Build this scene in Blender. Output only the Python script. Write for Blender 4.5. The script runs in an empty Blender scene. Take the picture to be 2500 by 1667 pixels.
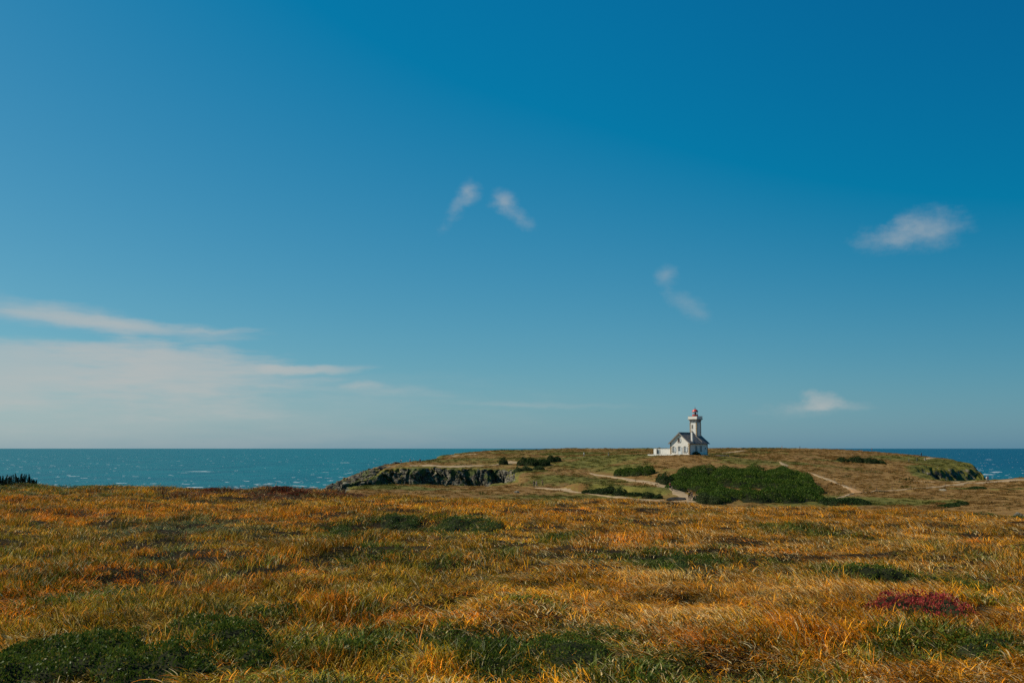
import bpy, bmesh, math, random
import numpy as np
from mathutils import Vector, Matrix

random.seed(7)
RNG = np.random.default_rng(7)
SC = bpy.context.scene
COL = SC.collection

# ------------------------------------------------------------------ camera
F = 2431.0                      # focal length in pixels of the 2500 x 1667 photograph
PITCH = math.atan(260.5 / F)
H = 30.0                        # camera height above the sea
cam = bpy.data.cameras.new('camera')
cam.lens = 35.0
cam.sensor_width = 36.0
cam.clip_start = 0.1
cam.clip_end = 120000.0
camo = bpy.data.objects.new('camera', cam)
COL.objects.link(camo)
camo.location = (0, 0, H)
camo.rotation_euler = (math.pi / 2 + PITCH, 0, 0)
SC.camera = camo

# ------------------------------------------------------------------ sun, sky, exposure
SUN_EL = math.radians(42)
SUN_AZ = math.radians(-80)      # measured from the view direction, left is negative
sun = bpy.data.lights.new('sun', 'SUN')
sun.energy = 4.9
sun.angle = math.radians(0.53)
sun.color = (1.0, 0.93, 0.80)
suno = bpy.data.objects.new('sun', sun)
COL.objects.link(suno)
SDIR = Vector((math.sin(SUN_AZ) * math.cos(SUN_EL), math.cos(SUN_AZ) * math.cos(SUN_EL), math.sin(SUN_EL)))
suno.rotation_euler = SDIR.to_track_quat('Z', 'Y').to_euler()
suno.location = (-40, 0, 80)

SC.render.engine = 'CYCLES'
SC.view_settings.view_transform = 'Standard'
SC.view_settings.look = 'None'
SC.view_settings.exposure = 0.0
SC.view_settings.gamma = 1.0
SC.view_settings.use_curve_mapping = False
SC.cycles.use_denoising = False
SC.cycles.max_bounces = 4
SC.cycles.diffuse_bounces = 2
SC.cycles.glossy_bounces = 2
SC.cycles.transmission_bounces = 3
SC.cycles.transparent_max_bounces = 4
SC.cycles.sample_clamp_indirect = 4.0


class NT:
    """small helper to write node graphs as expressions"""
    def __init__(self, tree):
        self.t = tree
        self.n = tree.nodes
        self.l = tree.links

    def put(self, sock, v):
        if isinstance(v, bpy.types.NodeSocket):
            self.l.new(v, sock)
        elif isinstance(v, (int, float)):
            sock.default_value = v
        else:
            v = tuple(v)
            if len(sock.default_value) == 4 and len(v) == 3:
                v = v + (1.0,)
            sock.default_value = v

    def m(self, op, *a, clamp=False):
        n = self.n.new('ShaderNodeMath')
        n.operation = op
        n.use_clamp = clamp
        for i, v in enumerate(a):
            self.put(n.inputs[i], v)
        return n.outputs[0]

    def add(self, a, b): return self.m('ADD', a, b)
    def sub(self, a, b): return self.m('SUBTRACT', a, b)
    def mul(self, a, b): return self.m('MULTIPLY', a, b)

    def ramp(self, v, a, b, lo=0.0, hi=1.0, smooth=True):
        n = self.n.new('ShaderNodeMapRange')
        n.interpolation_type = 'SMOOTHSTEP' if smooth else 'LINEAR'
        self.put(n.inputs[0], v)
        for i, q in enumerate((a, b, lo, hi)):
            n.inputs[i + 1].default_value = q
        return n.outputs[0]

    def noise(self, vec, scale, detail=3, rough=0.55, dist=0.0, color=False):
        n = self.n.new('ShaderNodeTexNoise')
        if vec is not None:
            self.put(n.inputs['Vector'], vec)
        n.inputs['Scale'].default_value = scale
        n.inputs['Detail'].default_value = detail
        n.inputs['Roughness'].default_value = rough
        n.inputs['Distortion'].default_value = dist
        return n.outputs['Color' if color else 'Fac']

    def mix(self, f, a, b, mode='MIX'):
        n = self.n.new('ShaderNodeMix')
        n.data_type = 'RGBA'
        n.blend_type = mode
        self.put(n.inputs['Factor'], f)
        self.put(n.inputs[6], a)
        self.put(n.inputs[7], b)
        return n.outputs[2]

    def scalevec(self, vec, s):
        n = self.n.new('ShaderNodeVectorMath')
        n.operation = 'MULTIPLY'
        self.put(n.inputs[0], vec)
        n.inputs[1].default_value = s
        return n.outputs[0]

    def bump(self, h, strength, dist):
        n = self.n.new('ShaderNodeBump')
        n.inputs['Strength'].default_value = strength
        n.inputs['Distance'].default_value = dist
        self.put(n.inputs['Height'], h)
        return n.outputs[0]

    def attr(self, name, typ='GEOMETRY', out='Fac'):
        n = self.n.new('ShaderNodeAttribute')
        n.attribute_name = name
        n.attribute_type = typ
        return n.outputs[out]


# pixel of the photograph -> direction / world point at depth Y
def ray(px, py):
    u = (px - 1250.0) / F
    v = (833.5 - py) / F
    c, s = math.cos(PITCH), math.sin(PITCH)
    return np.array((u, c - v * s, s + v * c))


def P(px, py, Y):
    d = ray(px, py)
    t = Y / d[1]
    return (d[0] * t, Y, H + d[2] * t)


def azel(px, py):
    d = ray(px, py)
    d = d / np.linalg.norm(d)
    return math.atan2(d[0], d[1]), math.asin(d[2])


world = bpy.data.worlds.new('World')
SC.world = world
world.use_nodes = True
world.cycles.sampling_method = 'MANUAL'
world.cycles.sample_map_resolution = 512
W = NT(world.node_tree)
W.n.clear()
sky = W.n.new('ShaderNodeTexSky')
sky.sky_type = 'NISHITA'
sky.sun_disc = False
sky.sun_elevation = SUN_EL
sky.sun_rotation = SUN_AZ
sky.altitude = 30
sky.air_density = 1.0
sky.dust_density = 0.6
sky.ozone_density = 6.0
tc = W.n.new('ShaderNodeTexCoord')
sep = W.n.new('ShaderNodeSeparateXYZ')
W.l.new(tc.outputs['Generated'], sep.inputs[0])
az = W.m('ARCTAN2', sep.outputs[0], sep.outputs[1])
el = W.m('ARCSINE', sep.outputs[2])
cmb = W.n.new('ShaderNodeCombineXYZ')
W.l.new(az, cmb.inputs[0])
W.l.new(el, cmb.inputs[1])
ae = cmb.outputs[0]
# the photograph's colour rendering of the clear sky: deeper and more saturated away from the sun
sunward = W.add(W.mul(sep.outputs[0], math.sin(SUN_AZ)), W.mul(sep.outputs[1], math.cos(SUN_AZ)))
sf = W.ramp(sunward, -0.45, 0.15, 0.78, 1.0)
sc_ = W.n.new('ShaderNodeSeparateColor')
W.l.new(sky.outputs[0], sc_.inputs[0])
sr = W.m('MAXIMUM', W.mul(W.sub(W.mul(sc_.outputs[0], sf), 1.2), 0.68), 0.02)
sg = W.mul(W.m('POWER', W.mul(sc_.outputs[1], sf), 0.9), 0.90)
sb = W.mul(W.m('POWER', W.mul(sc_.outputs[2], sf), 0.6), 1.60)
low = W.m('EXPONENT', W.mul(W.m('MAXIMUM', el, 0.0), -22.0))
sr, sg, sb = W.add(sr, W.mul(low, 0.25)), W.add(sg, W.mul(low, 0.22)), W.add(sb, W.mul(low, 0.55))
cc_ = W.n.new('ShaderNodeCombineColor')
for i_, v_ in enumerate((sr, sg, sb)):
    W.l.new(v_, cc_.inputs[i_])
skycol = cc_.outputs[0]
warp = W.noise(W.scalevec(ae, (1.0, 2.0, 1.0)), 14, 5, 0.6, color=True)
sw = W.n.new('ShaderNodeSeparateColor')
W.l.new(warp, sw.inputs[0])
az2 = W.add(az, W.mul(W.sub(sw.outputs[0], 0.5), 0.032))
el2 = W.add(el, W.mul(W.sub(sw.outputs[1], 0.5), 0.018))
fine = W.noise(W.scalevec(ae, (1.0, 1.5, 1.0)), 42, 6, 0.62)
streak = W.noise(W.scalevec(ae, (1.0, 6.0, 1.0)), 9, 6, 0.6)


def cloud(px, py, rx, ry, tilt, opacity, soft=0.9, tex=0.9, stretch=False, lowfade=1.0):
    """one cloud: its middle, half width and half height on the sky, tilt in degrees; lowfade < 1 softens its underside"""
    a0, e0 = azel(px, py)
    ra, re = rx / F, ry / F
    c, s = math.cos(math.radians(tilt)), math.sin(math.radians(tilt))
    da, de = W.sub(az2, a0), W.sub(el2, e0)
    p = W.m('DIVIDE', W.add(W.mul(da, c), W.mul(de, s)), ra)
    q = W.m('DIVIDE', W.sub(W.mul(de, c), W.mul(da, s)), re)
    if lowfade != 1.0:
        q = W.m('MAXIMUM', q, W.mul(q, -lowfade))
    r = W.m('SQRT', W.add(W.mul(p, p), W.mul(q, q)))
    d = W.add(W.sub(1.0, r), W.mul(W.sub(streak if stretch else fine, 0.5), tex * 2))
    return W.mul(W.ramp(d, 0.0, soft), opacity)


masks = [
    cloud(40, 878, 640, 66, 2, 0.56, 0.8, 0.65, True, 0.42),
    cloud(430, 886, 370, 60, -4, 0.60, 0.8, 0.65, True, 0.42),
    cloud(730, 898, 215, 17, 1, 0.60, 0.8, 0.4, True),
    cloud(150, 770, 290, 44, -6, 0.50, 1.0, 0.8, True),
    cloud(330, 797, 310, 30, -4, 0.50, 1.0, 0.8, True),
    cloud(540, 806, 120, 10, 2, 0.30, 1.0, 0.8, True),
    cloud(150, 1010, 1350, 170, 0, 0.48, 1.3, 0.4, True),
    cloud(890, 942, 80, 16, 2, 0.34, 1.0, 0.8),
    cloud(960, 955, 200, 20, -2, 0.22, 1.1, 0.9, True),
    cloud(1300, 990, 280, 14, -1, 0.22, 1.1, 0.9, True),
    cloud(1150, 470, 44, 38, -25, 0.40, 1.3, 0.45),
    cloud(1118, 510, 80, 26, 52, 0.20, 1.2, 0.9),
    cloud(1232, 490, 44, 36, -55, 0.42, 1.3, 0.45),
    cloud(1262, 528, 76, 26, -32, 0.24, 1.2, 0.9),
    cloud(1630, 670, 40, 38, -20, 0.34, 1.3, 0.4),
    cloud(1676, 744, 80, 36, -34, 0.24, 1.3, 0.6),
    cloud(2255, 558, 112, 60, 6, 0.46, 1.3, 0.55, False, 0.95),
    cloud(2180, 580, 110, 44, 14, 0.26, 1.2, 0.7),
    cloud(2000, 984, 60, 42, 0, 0.46, 0.8, 0.55, False, 1.6),
    cloud(2000, 996, 130, 22, 0, 0.30, 1.0, 0.5, False, 1.4),
    cloud(1960, 1004, 150, 22, 0, 0.20, 1.1, 0.7),
]
dens = masks[0]
for k in masks[1:]:
    dens = W.sub(1.0, W.mul(W.sub(1.0, dens), W.sub(1.0, k)))
withcl = W.mix(dens, skycol, (4.85, 4.90, 4.75))
bg = W.n.new('ShaderNodeBackground')
W.l.new(withcl, bg.inputs[0])
bg.inputs[1].default_value = 0.10
wo = W.n.new('ShaderNodeOutputWorld')
W.l.new(bg.outputs[0], wo.inputs[0])


# ------------------------------------------------------------------ numpy noise
def _hash(ix, iy, seed):
    h = (ix.astype(np.int64) * 374761393 + iy.astype(np.int64) * 668265263 + seed * 974711) & 0x7fffffff
    h = ((h ^ (h >> 13)) * 1274126177) & 0x7fffffff
    return ((h ^ (h >> 16)) & 0xffff) / 65535.0


def vnoise(x, y, seed=0):
    ix, iy = np.floor(x), np.floor(y)
    fx, fy = x - ix, y - iy
    fx = fx * fx * fx * (fx * (fx * 6 - 15) + 10)
    fy = fy * fy * fy * (fy * (fy * 6 - 15) + 10)
    a, b = _hash(ix, iy, seed), _hash(ix + 1, iy, seed)
    c, d = _hash(ix, iy + 1, seed), _hash(ix + 1, iy + 1, seed)
    return (a + (b - a) * fx) * (1 - fy) + (c + (d - c) * fx) * fy


def fbm(x, y, scale, octv=4, seed=0, gain=0.5):
    """about -1..1; scale is the wavelength in metres"""
    x = np.asarray(x, float) / scale
    y = np.asarray(y, float) / scale
    s, amp, tot = 0.0, 1.0, 0.0
    for o in range(octv):
        s = s + amp * (vnoise(x + o * 17.3, y - o * 9.1, seed + o) * 2 - 1)
        tot += amp
        amp *= gain
        x, y = x * 2.03, y * 2.03
    return s / tot * 1.4


def sstep(a, b, v):
    t = np.clip((v - a) / (b - a), 0, 1)
    return t * t * (3 - 2 * t)


# ------------------------------------------------------------------ object helpers
def mesh_np(name, verts, faces, smooth=False):
    """verts Nx3, faces Mxk (all the same k)"""
    me = bpy.data.meshes.new(name)
    verts = np.asarray(verts, np.float32)
    faces = np.asarray(faces, np.int32)
    k = faces.shape[1]
    me.vertices.add(len(verts))
    me.vertices.foreach_set('co', verts.ravel())
    me.loops.add(faces.size)
    me.loops.foreach_set('vertex_index', faces.ravel())
    me.polygons.add(len(faces))
    me.polygons.foreach_set('loop_start', np.arange(0, faces.size, k, dtype=np.int32))
    me.polygons.foreach_set('use_smooth', np.full(len(faces), smooth))
    me.update(calc_edges=True)
    return me


def link(name, me, mat=None, parent=None):
    o = bpy.data.objects.new(name, me)
    COL.objects.link(o)
    if mat is not None and me is not None:
        if not me.materials:
            me.materials.append(mat)
    if parent is not None:
        o.parent = parent
    return o


def tag(o, label, cat, group=None):
    o['label'] = label
    o['category'] = cat
    if group:
        o['group'] = group
    return o


def thing(name, label, cat, loc=(0, 0, 0), rz=0.0, group=None):
    o = bpy.data.objects.new(name, None)
    COL.objects.link(o)
    o.empty_display_size = 0.3
    o.location = loc
    o.rotation_euler = (0, 0, rz)
    return tag(o, label, cat, group)


def new_mat(name):
    m = bpy.data.materials.new(name)
    m.use_nodes = True
    t = NT(m.node_tree)
    t.n.clear()
    out = t.n.new('ShaderNodeOutputMaterial')
    return m, t, out


def principled(t, out, col, rough=0.8, normal=None, spec=0.3):
    b = t.n.new('ShaderNodeBsdfPrincipled')
    t.put(b.inputs['Base Color'], col)
    t.put(b.inputs['Roughness'], rough)
    b.inputs['Specular IOR Level'].default_value = spec
    if normal is not None:
        t.l.new(normal, b.inputs['Normal'])
    t.l.new(b.outputs[0], out.inputs[0])
    return b


def objco(t):
    return t.n.new('ShaderNodeTexCoord').outputs['Object']


def simple(name, col, rough=0.8, var=0.25, scale=3.0, bumps=0.15, spec=0.3):
    m, t, out = new_mat(name)
    co = objco(t)
    n = t.noise(co, scale, 5, 0.6)
    dark = tuple(c * (1 - var) for c in col)
    lite = tuple(min(1, c * (1 + var * 0.6)) for c in col)
    c = t.mix(t.ramp(n, 0.3, 0.7), dark, lite)
    principled(t, out, c, rough, t.bump(t.noise(co, scale * 6, 4), bumps, 0.05), spec)
    return m


def leafmat(name, cols, rough=0.55, transl=0.3, posscale=0.35):
    """foliage: colour varies by leaf (attribute) and by place"""
    m, t, out = new_mat(name)
    r = t.attr('leaf')
    geo = t.n.new('ShaderNodeNewGeometry')
    n = t.noise(geo.outputs['Position'], posscale, 3)
    f = t.m('ADD', t.mul(r, 0.6), t.mul(t.ramp(n, 0.3, 0.7), 0.4), clamp=True)
    c = t.mix(f, cols[0], cols[1])
    if len(cols) > 2:
        c = t.mix(t.ramp(r, 0.90, 0.93), c, cols[2])
    b = t.n.new('ShaderNodeBsdfPrincipled')
    t.l.new(c, b.inputs['Base Color'])
    b.inputs['Roughness'].default_value = rough
    b.inputs['Specular IOR Level'].default_value = 0.10
    tr = t.n.new('ShaderNodeBsdfTranslucent')
    t.l.new(c, tr.inputs[0])
    mx = t.n.new('ShaderNodeMixShader')
    mx.inputs[0].default_value = transl
    t.l.new(b.outputs[0], mx.inputs[1])
    t.l.new(tr.outputs[0], mx.inputs[2])
    t.l.new(mx.outputs[0], out.inputs[0])
    return m


# ================================================================== terrain heights
CREST_Y0, CREST_YX = 37.5, -0.18


def crest_y(x):
    return np.clip(CREST_Y0 + CREST_YX * x, 30, 46)


def field_z(x, y):
    """the near hill, relative to the camera height"""
    x = np.asarray(x, float)
    y = np.asarray(y, float)
    yc = crest_y(x)
    zc = -1.95 - 0.0225 * np.clip(x, -40, 60)
    s = y / yc
    near = -1.68 + (zc + 1.68) * np.clip(s, -0.5, 1)
    d = np.clip(y - yc, 0, None)
    z = near - 0.085 * d - 0.0016 * d * d
    bump = 0.13 * fbm(x, y * 0.8, 4.5, 3, 11) + 0.12 * fbm(x, y, 0.95, 3, 12)
    return z + bump * sstep(0, 6, y)


CTRL = [
    (860, 1200, 200), (900, 1212, 185), (960, 1183, 236), (1000, 1205, 200), (1100, 1186, 250), (1100, 1212, 190),
    (1230, 1188, 256), (1250, 1182, 262), (1200, 1205, 215), (1300, 1191, 242), (1300, 1215, 200), (1300, 1168, 268), (1350, 1151, 290),
    (1300, 1143, 310), (1250, 1140, 318), (1400, 1203, 226), (1400, 1186, 246), (1400, 1168, 268), (1430, 1158, 285),
    (1500, 1213, 214), (1500, 1190, 238), (1560, 1188, 236), (1560, 1214, 210), (1600, 1222, 200), (1630, 1205, 212), (1600, 1190, 238),
    (1545, 1172, 266), (1450, 1160, 284), (1690, 1222, 198), (1665, 1205, 222), (1636, 1197, 240),
    (1400, 1150, 300), (1400, 1130, 330), (1400, 1112, 380), (1400, 1101, 430), (1400, 1096, 460),
    (1300, 1125, 340), (1300, 1112, 390), (1300, 1098, 455), (1200, 1136, 328), (1200, 1120, 365), (1200, 1102, 445),
    (1100, 1138, 324), (1100, 1124, 355), (1100, 1111, 400), (1040, 1135, 325), (1040, 1126, 348), (1000, 1134, 327),
    (965, 1132, 335), (960, 1142, 318), (900, 1154, 324), (850, 1174, 322), (800, 1198, 320), (750, 1228, 318),
    (1550, 1142, 290), (1550, 1120, 325), (1550, 1113, 345), (1550, 1101, 440), (1620, 1112.5, 334), (1720, 1112, 338),
    (1680, 1112, 325), (1650, 1125, 300), (1650, 1145, 275), (1650, 1170, 252), (1740, 1100, 450), (1650, 1100, 450),
    (1800, 1245, 182), (1800, 1215, 205), (1800, 1185, 235), (1800, 1155, 270), (1800, 1130, 300), (1800, 1110, 360), (1800, 1098, 455),
    (1900, 1240, 185), (1900, 1203, 215), (1900, 1168, 255), (1900, 1135, 300), (1900, 1110, 370), (1900, 1097, 460),
    (2000, 1235, 190), (2000, 1205, 220), (2000, 1175, 252), (2000, 1150, 285), (2000, 1120, 345), (2000, 1106, 410), (2000, 1097.5, 465),
    (2095, 1204, 226), (2100, 1170, 265), (2100, 1140, 320), (2100, 1122, 375), (2100, 1101, 470),
    (2200, 1230, 193), (2200, 1195, 237), (2200, 1174, 268), (2200, 1150, 310), (2200, 1130, 372), (2200, 1109, 472),
    (2300, 1190, 243), (2300, 1176, 263), (2300, 1140, 388), (2300, 1119, 450), (2345, 1146, 405), (2345, 1130, 425),
    (2400, 1178, 258), (2400, 1245, 168), (2400, 1210, 212), (2500, 1166, 272), (2500, 1200, 222), (2500, 1245, 163),
    (2800, 1158, 278), (2800, 1200, 200), (2800, 1230, 160),
]
_pts = [P(*c) for c in CTRL]
for px, z, Y in [(700, -13, 150), (1000, -13.5, 120), (1500, -14, 120), (2000, -13.5, 110), (2500, -13.5, 105), (3000, -13, 100),
                 (1000, -12, 155), (1500, -12.5, 155), (2000, -12.5, 150), (600, -20, 330), (2600, -9, 480)]:
    _pts.append(((px - 1250) / F * Y, Y, H + z))
_pts = np.array(_pts)


def _tps_fit(p, z, lam):
    n = len(p)
    d2 = ((p[:, None] - p[None]) ** 2).sum(-1)
    K = np.where(d2 > 0, d2 * np.log(np.maximum(d2, 1e-9)) * 0.5, 0) + np.eye(n) * lam
    A = np.zeros((n + 3, n + 3))
    A[:n, :n] = K
    A[:n, n] = 1
    A[:n, n + 1:] = p
    A[n:, :n] = A[:n, n:].T
    return np.linalg.solve(A, np.concatenate([z, np.zeros(3)]))


_ps = _pts[:, :2] / 50.0
_w = _tps_fit(_ps, _pts[:, 2], 0.004)


def tps(x, y):
    x = np.asarray(x, float) / 50
    y = np.asarray(y, float) / 50
    z = _w[-3] + _w[-2] * x + _w[-1] * y
    for i in range(len(_ps)):
        d2 = (x - _ps[i, 0]) ** 2 + (y - _ps[i, 1]) ** 2
        z = z + _w[i] * 0.5 * d2 * np.log(np.maximum(d2, 1e-9))
    return z


def px_xy(px, Y):
    return ((px - 1250) / F * Y, Y)


COAST = [(-160, -80), (-120, 40), (-60, 78), px_xy(300, 92), px_xy(600, 115), px_xy(760, 160), px_xy(835, 205), px_xy(905, 232),
         px_xy(1000, 247), px_xy(1100, 257), px_xy(1200, 262), px_xy(1247, 268), px_xy(1262, 287), px_xy(1245, 307), px_xy(1180, 311),
         px_xy(1100, 313), px_xy(1030, 314), px_xy(960, 313), px_xy(880, 312), px_xy(800, 311), px_xy(700, 312), px_xy(690, 326),
         px_xy(800, 331), px_xy(930, 341), px_xy(1040, 356), px_xy(1100, 410), px_xy(1180, 455), px_xy(1400, 478), px_xy(1850, 488),
         px_xy(2050, 492), px_xy(2200, 486), px_xy(2290, 462), px_xy(2335, 435), px_xy(2350, 412), px_xy(2322, 392), px_xy(2290, 380),
         px_xy(2235, 362), px_xy(2215, 330), px_xy(2225, 300), px_xy(2250, 276), px_xy(2320, 268), px_xy(2410, 268), px_xy(2500, 276),
         (190, 284), (330, 270), (420, 200), (420, -80)]
COAST = np.array(COAST)


def coast_sd(x, y):
    """signed distance to the coast line, positive on the sea side"""
    x = np.asarray(x, float)
    y = np.asarray(y, float)
    best = np.full(x.shape, 1e18)
    inside = np.zeros(x.shape, bool)
    n = len(COAST)
    for i in range(n):
        ax, ay = COAST[i]
        bx, by = COAST[(i + 1) % n]
        ex, ey = bx - ax, by - ay
        t = np.clip(((x - ax) * ex + (y - ay) * ey) / (ex * ex + ey * ey), 0, 1)
        d2 = (x - ax - t * ex) ** 2 + (y - ay - t * ey) ** 2
        best = np.minimum(best, d2)
        c = (ay > y) != (by > y)
        if ey != 0:
            c &= x < ax + ex * (y - ay) / ey
            inside ^= c
    d = np.sqrt(best)
    return np.where(inside, -d, d)


TIPX, TIPY = px_xy(2360, 430)
GULLY = [px_xy(2052, 352), px_xy(2105, 356), px_xy(2170, 366)]


def land_z(x, y):
    x = np.asarray(x, float)
    y = np.asarray(y, float)
    zt = tps(x, y)
    zt = zt + 0.30 * fbm(x, y, 14, 4, 21) + 0.12 * fbm(x, y, 3.0, 3, 22)
    # grassy ledge under the knoll: the ground steps up behind this line
    lx0, ly0, lx1, ly1 = 11.0, 236.0, 33.0, 212.0
    ll = math.hypot(lx1 - lx0, ly1 - ly0)
    ta, tb = (lx1 - lx0) / ll, (ly1 - ly0) / ll
    al = (x - lx0) * ta + (y - ly0) * tb
    dl = -(x - lx0) * tb + (y - ly0) * ta + 1.6 * fbm(x, y, 7, 3, 41)
    zt = zt + 1.5 * sstep(-0.9, 0.9, dl) * np.exp(-(np.clip(dl, 0, None) / 11) ** 2) * sstep(-3, 6, al) * sstep(ll + 3, ll - 6, al)
    zf = H + field_z(x, y)
    b = sstep(58, 108, y)
    z = zf * (1 - b) + zt * b
    sd = coast_sd(x, y)
    r1 = fbm(x * 1.2 + y * 0.5, y * 0.35, 8, 3, 31)
    r2 = np.abs(fbm(x + 0.3 * y, y * 0.6, 4.5, 4, 33, 0.6))
    rockiness = sstep(-6, 1, sd)
    sd = sd + (3.4 * r1 + 3.0 * r2 - 1.3) * sstep(150, 230, y)
    tip = np.exp(-(((x - TIPX) / 34) ** 2 + ((y - TIPY) / 60) ** 2))
    slope = np.where(x > 110, 1.35, 2.6) - 0.55 * tip * (x > 110)
    prom = np.exp(-(((x + 52) / 16) ** 2 + ((y - 321) / 12) ** 2))
    slope = slope - 1.2 * prom
    sdp = np.clip(sd + 0.6, 0, None)
    drop = sdp * sdp / (sdp + 2.2) * slope * 1.15
    # ledges and blocks on the rock faces
    led = fbm(x * 0.9 - y * 0.35, y * 0.9 + x * 0.35, 2.6, 4, 35, 0.62)
    blocks = np.floor(fbm(x + y * 0.4, y - x * 0.3, 5.0, 2, 36) * 4 + 0.7 * led) / 4
    rock_amt = np.clip(rockiness * sstep(0.3, 3.5, sd) + 0.9 * prom * sstep(-60, -38, -np.abs(y - 321) - 38), 0, 1)
    rock_amt = np.maximum(rock_amt, np.clip(prom * 1.6 - 0.35, 0, 1))
    z = z - drop + rock_amt * (0.75 * led + 1.0 * blocks)
    # shaded bank under the knoll and the small gully on the right heath
    return np.maximum(z, -3.0)


# ------------------------------------------------------------------ terrain meshes
GX0, GX1, GY0, GY1, GS = -130.0, 330.0, 52.0, 505.0, 0.8
gx = np.arange(GX0, GX1 + 1e-6, GS)
gy = np.arange(GY0, GY1 + 1e-6, GS)
GXX, GYY = np.meshgrid(gx, gy)
GZ = land_z(GXX, GYY)


def ground(x, y):
    """height of the far terrain, read from its grid"""
    fx = np.clip((np.asarray(x, float) - GX0) / GS, 0, len(gx) - 1.001)
    fy = np.clip((np.asarray(y, float) - GY0) / GS, 0, len(gy) - 1.001)
    ix, iy = fx.astype(int), fy.astype(int)
    fx, fy = fx - ix, fy - iy
    return (GZ[iy, ix] * (1 - fx) + GZ[iy, ix + 1] * fx) * (1 - fy) + (GZ[iy + 1, ix] * (1 - fx) + GZ[iy + 1, ix + 1] * fx) * fy


def near_z(x, y):
    return H + field_z(x, y)


def hit(px, py, y0=150.0, y1=495.0):
    """first point of the far terrain seen through a pixel"""
    d = ray(px, py)
    Y = np.arange(y0, y1, 0.25)
    t = Y / d[1]
    z = H + d[2] * t
    below = ground(d[0] * t, Y) >= z
    if not below.any():
        i = int(np.argmin(z - ground(d[0] * t, Y)))
    else:
        i = int(np.argmax(below))
    return float(d[0] * t[i]), float(Y[i]), float(ground(d[0] * t[i], Y[i]))


def hit_near(px, py):
    d = ray(px, py)
    Y = np.arange(3.0, 60.0, 0.02)
    t = Y / d[1]
    z = H + d[2] * t
    below = near_z(d[0] * t, Y) >= z
    i = int(np.argmax(below)) if below.any() else int(np.argmin(z - near_z(d[0] * t, Y)))
    return float(d[0] * t[i]), float(Y[i]), float(near_z(d[0] * t[i], Y[i]))


def grid_faces(nx, ny, keep=None):
    i = np.arange(nx * ny).reshape(ny, nx)
    f = np.stack([i[:-1, :-1], i[:-1, 1:], i[1:, 1:], i[1:, :-1]], -1)
    return f.reshape(-1, 4) if keep is None else f[keep]


def compact(v, f):
    used = np.unique(f)
    m = np.full(len(v), -1, np.int64)
    m[used] = np.arange(len(used))
    return v[used], m[f], used


def heath_material(name):
    m, t, out = new_mat(name)
    geo = t.n.new('ShaderNodeNewGeometry')
    pos = geo.outputs['Position']
    nz = t.n.new('ShaderNodeSeparateXYZ')
    t.l.new(geo.outputs['Normal'], nz.inputs[0])
    green = t.attr('green')
    n1 = t.noise(pos, 0.045, 4, 0.6)
    n2 = t.noise(t.scalevec(pos, (1.0, 0.5, 1.0)), 0.35, 5, 0.65)
    n3 = t.noise(pos, 2.2, 4, 0.65)
    brown = t.mix(t.ramp(n2, 0.35, 0.65), (0.165, 0.086, 0.025), (0.255, 0.142, 0.042))
    brown = t.mix(t.ramp(n1, 0.55, 0.75), brown, (0.26, 0.155, 0.052))
    olive = t.mix(t.ramp(n2, 0.35, 0.65), (0.075, 0.075, 0.013), (0.16, 0.135, 0.027))
    gf = t.m('ADD', green, t.mul(t.sub(n2, 0.5), 0.9), clamp=True)
    c = t.mix(t.ramp(gf, 0.30, 0.62), brown, olive)
    c = t.mix(t.mul(t.ramp(n3, 0.54, 0.68), 0.65), c, (0.09, 0.062, 0.020))
    n4 = t.noise(t.scalevec(pos, (1.0, 1.0, 2.2)), 0.9, 6, 0.7)
    rock = t.mix(t.ramp(n4, 0.40, 0.66), (0.016, 0.014, 0.011), (0.25, 0.21, 0.145))
    rock = t.mix(t.ramp(t.noise(pos, 0.30, 4), 0.50, 0.60), rock, (0.075, 0.085, 0.026))
    rf = t.m('ADD', t.attr('rock'), t.mul(t.sub(n4, 0.5), 0.5), clamp=True)
    c = t.mix(t.ramp(rf, 0.35, 0.6), c, rock)
    h = t.add(t.mul(n3, 0.35), t.mul(n4, 0.5))
    principled(t, out, c, 0.95, t.bump(h, 0.9, 0.45), 0.1)
    return m


HEATH = heath_material('heath')


def paint(x, y, z, nzv):
    """where the heath is green and where it is bare rock (0..1)"""
    px = 1250 + x / y * F
    sd = coast_sd(x, y)
    g = np.full(x.shape, 0.34) - 0.17 * sstep(1800, 2100, px)
    for cx, cy, rx, ry, a in GREENS:
        g = np.maximum(g, a * np.exp(-(((x - cx) / rx) ** 2 + ((y - cy) / ry) ** 2)))
    g = g + 0.34 * fbm(x, y * 1.6, 24, 4, 51)
    g = np.maximum(g, 0.75 * sstep(-5, 1, sd) * sstep(150, 200, y))
    rock = sstep(0.76, 0.52, nzv + 0.10 * fbm(x, y, 4, 3, 53)) * sstep(-5, 0, sd)
    prom = np.exp(-(((x + 55) / 17) ** 2 + ((y - 321) / 11) ** 2))
    rock = np.maximum(rock, np.clip(prom * 1.7 - 0.25 + 0.3 * fbm(x, y, 5, 3, 52), 0, 1))
    rock = rock * np.where(x > 110, 0.72, 1.0)
    return np.clip(g, 0, 1), np.clip(rock, 0, 1)


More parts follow.
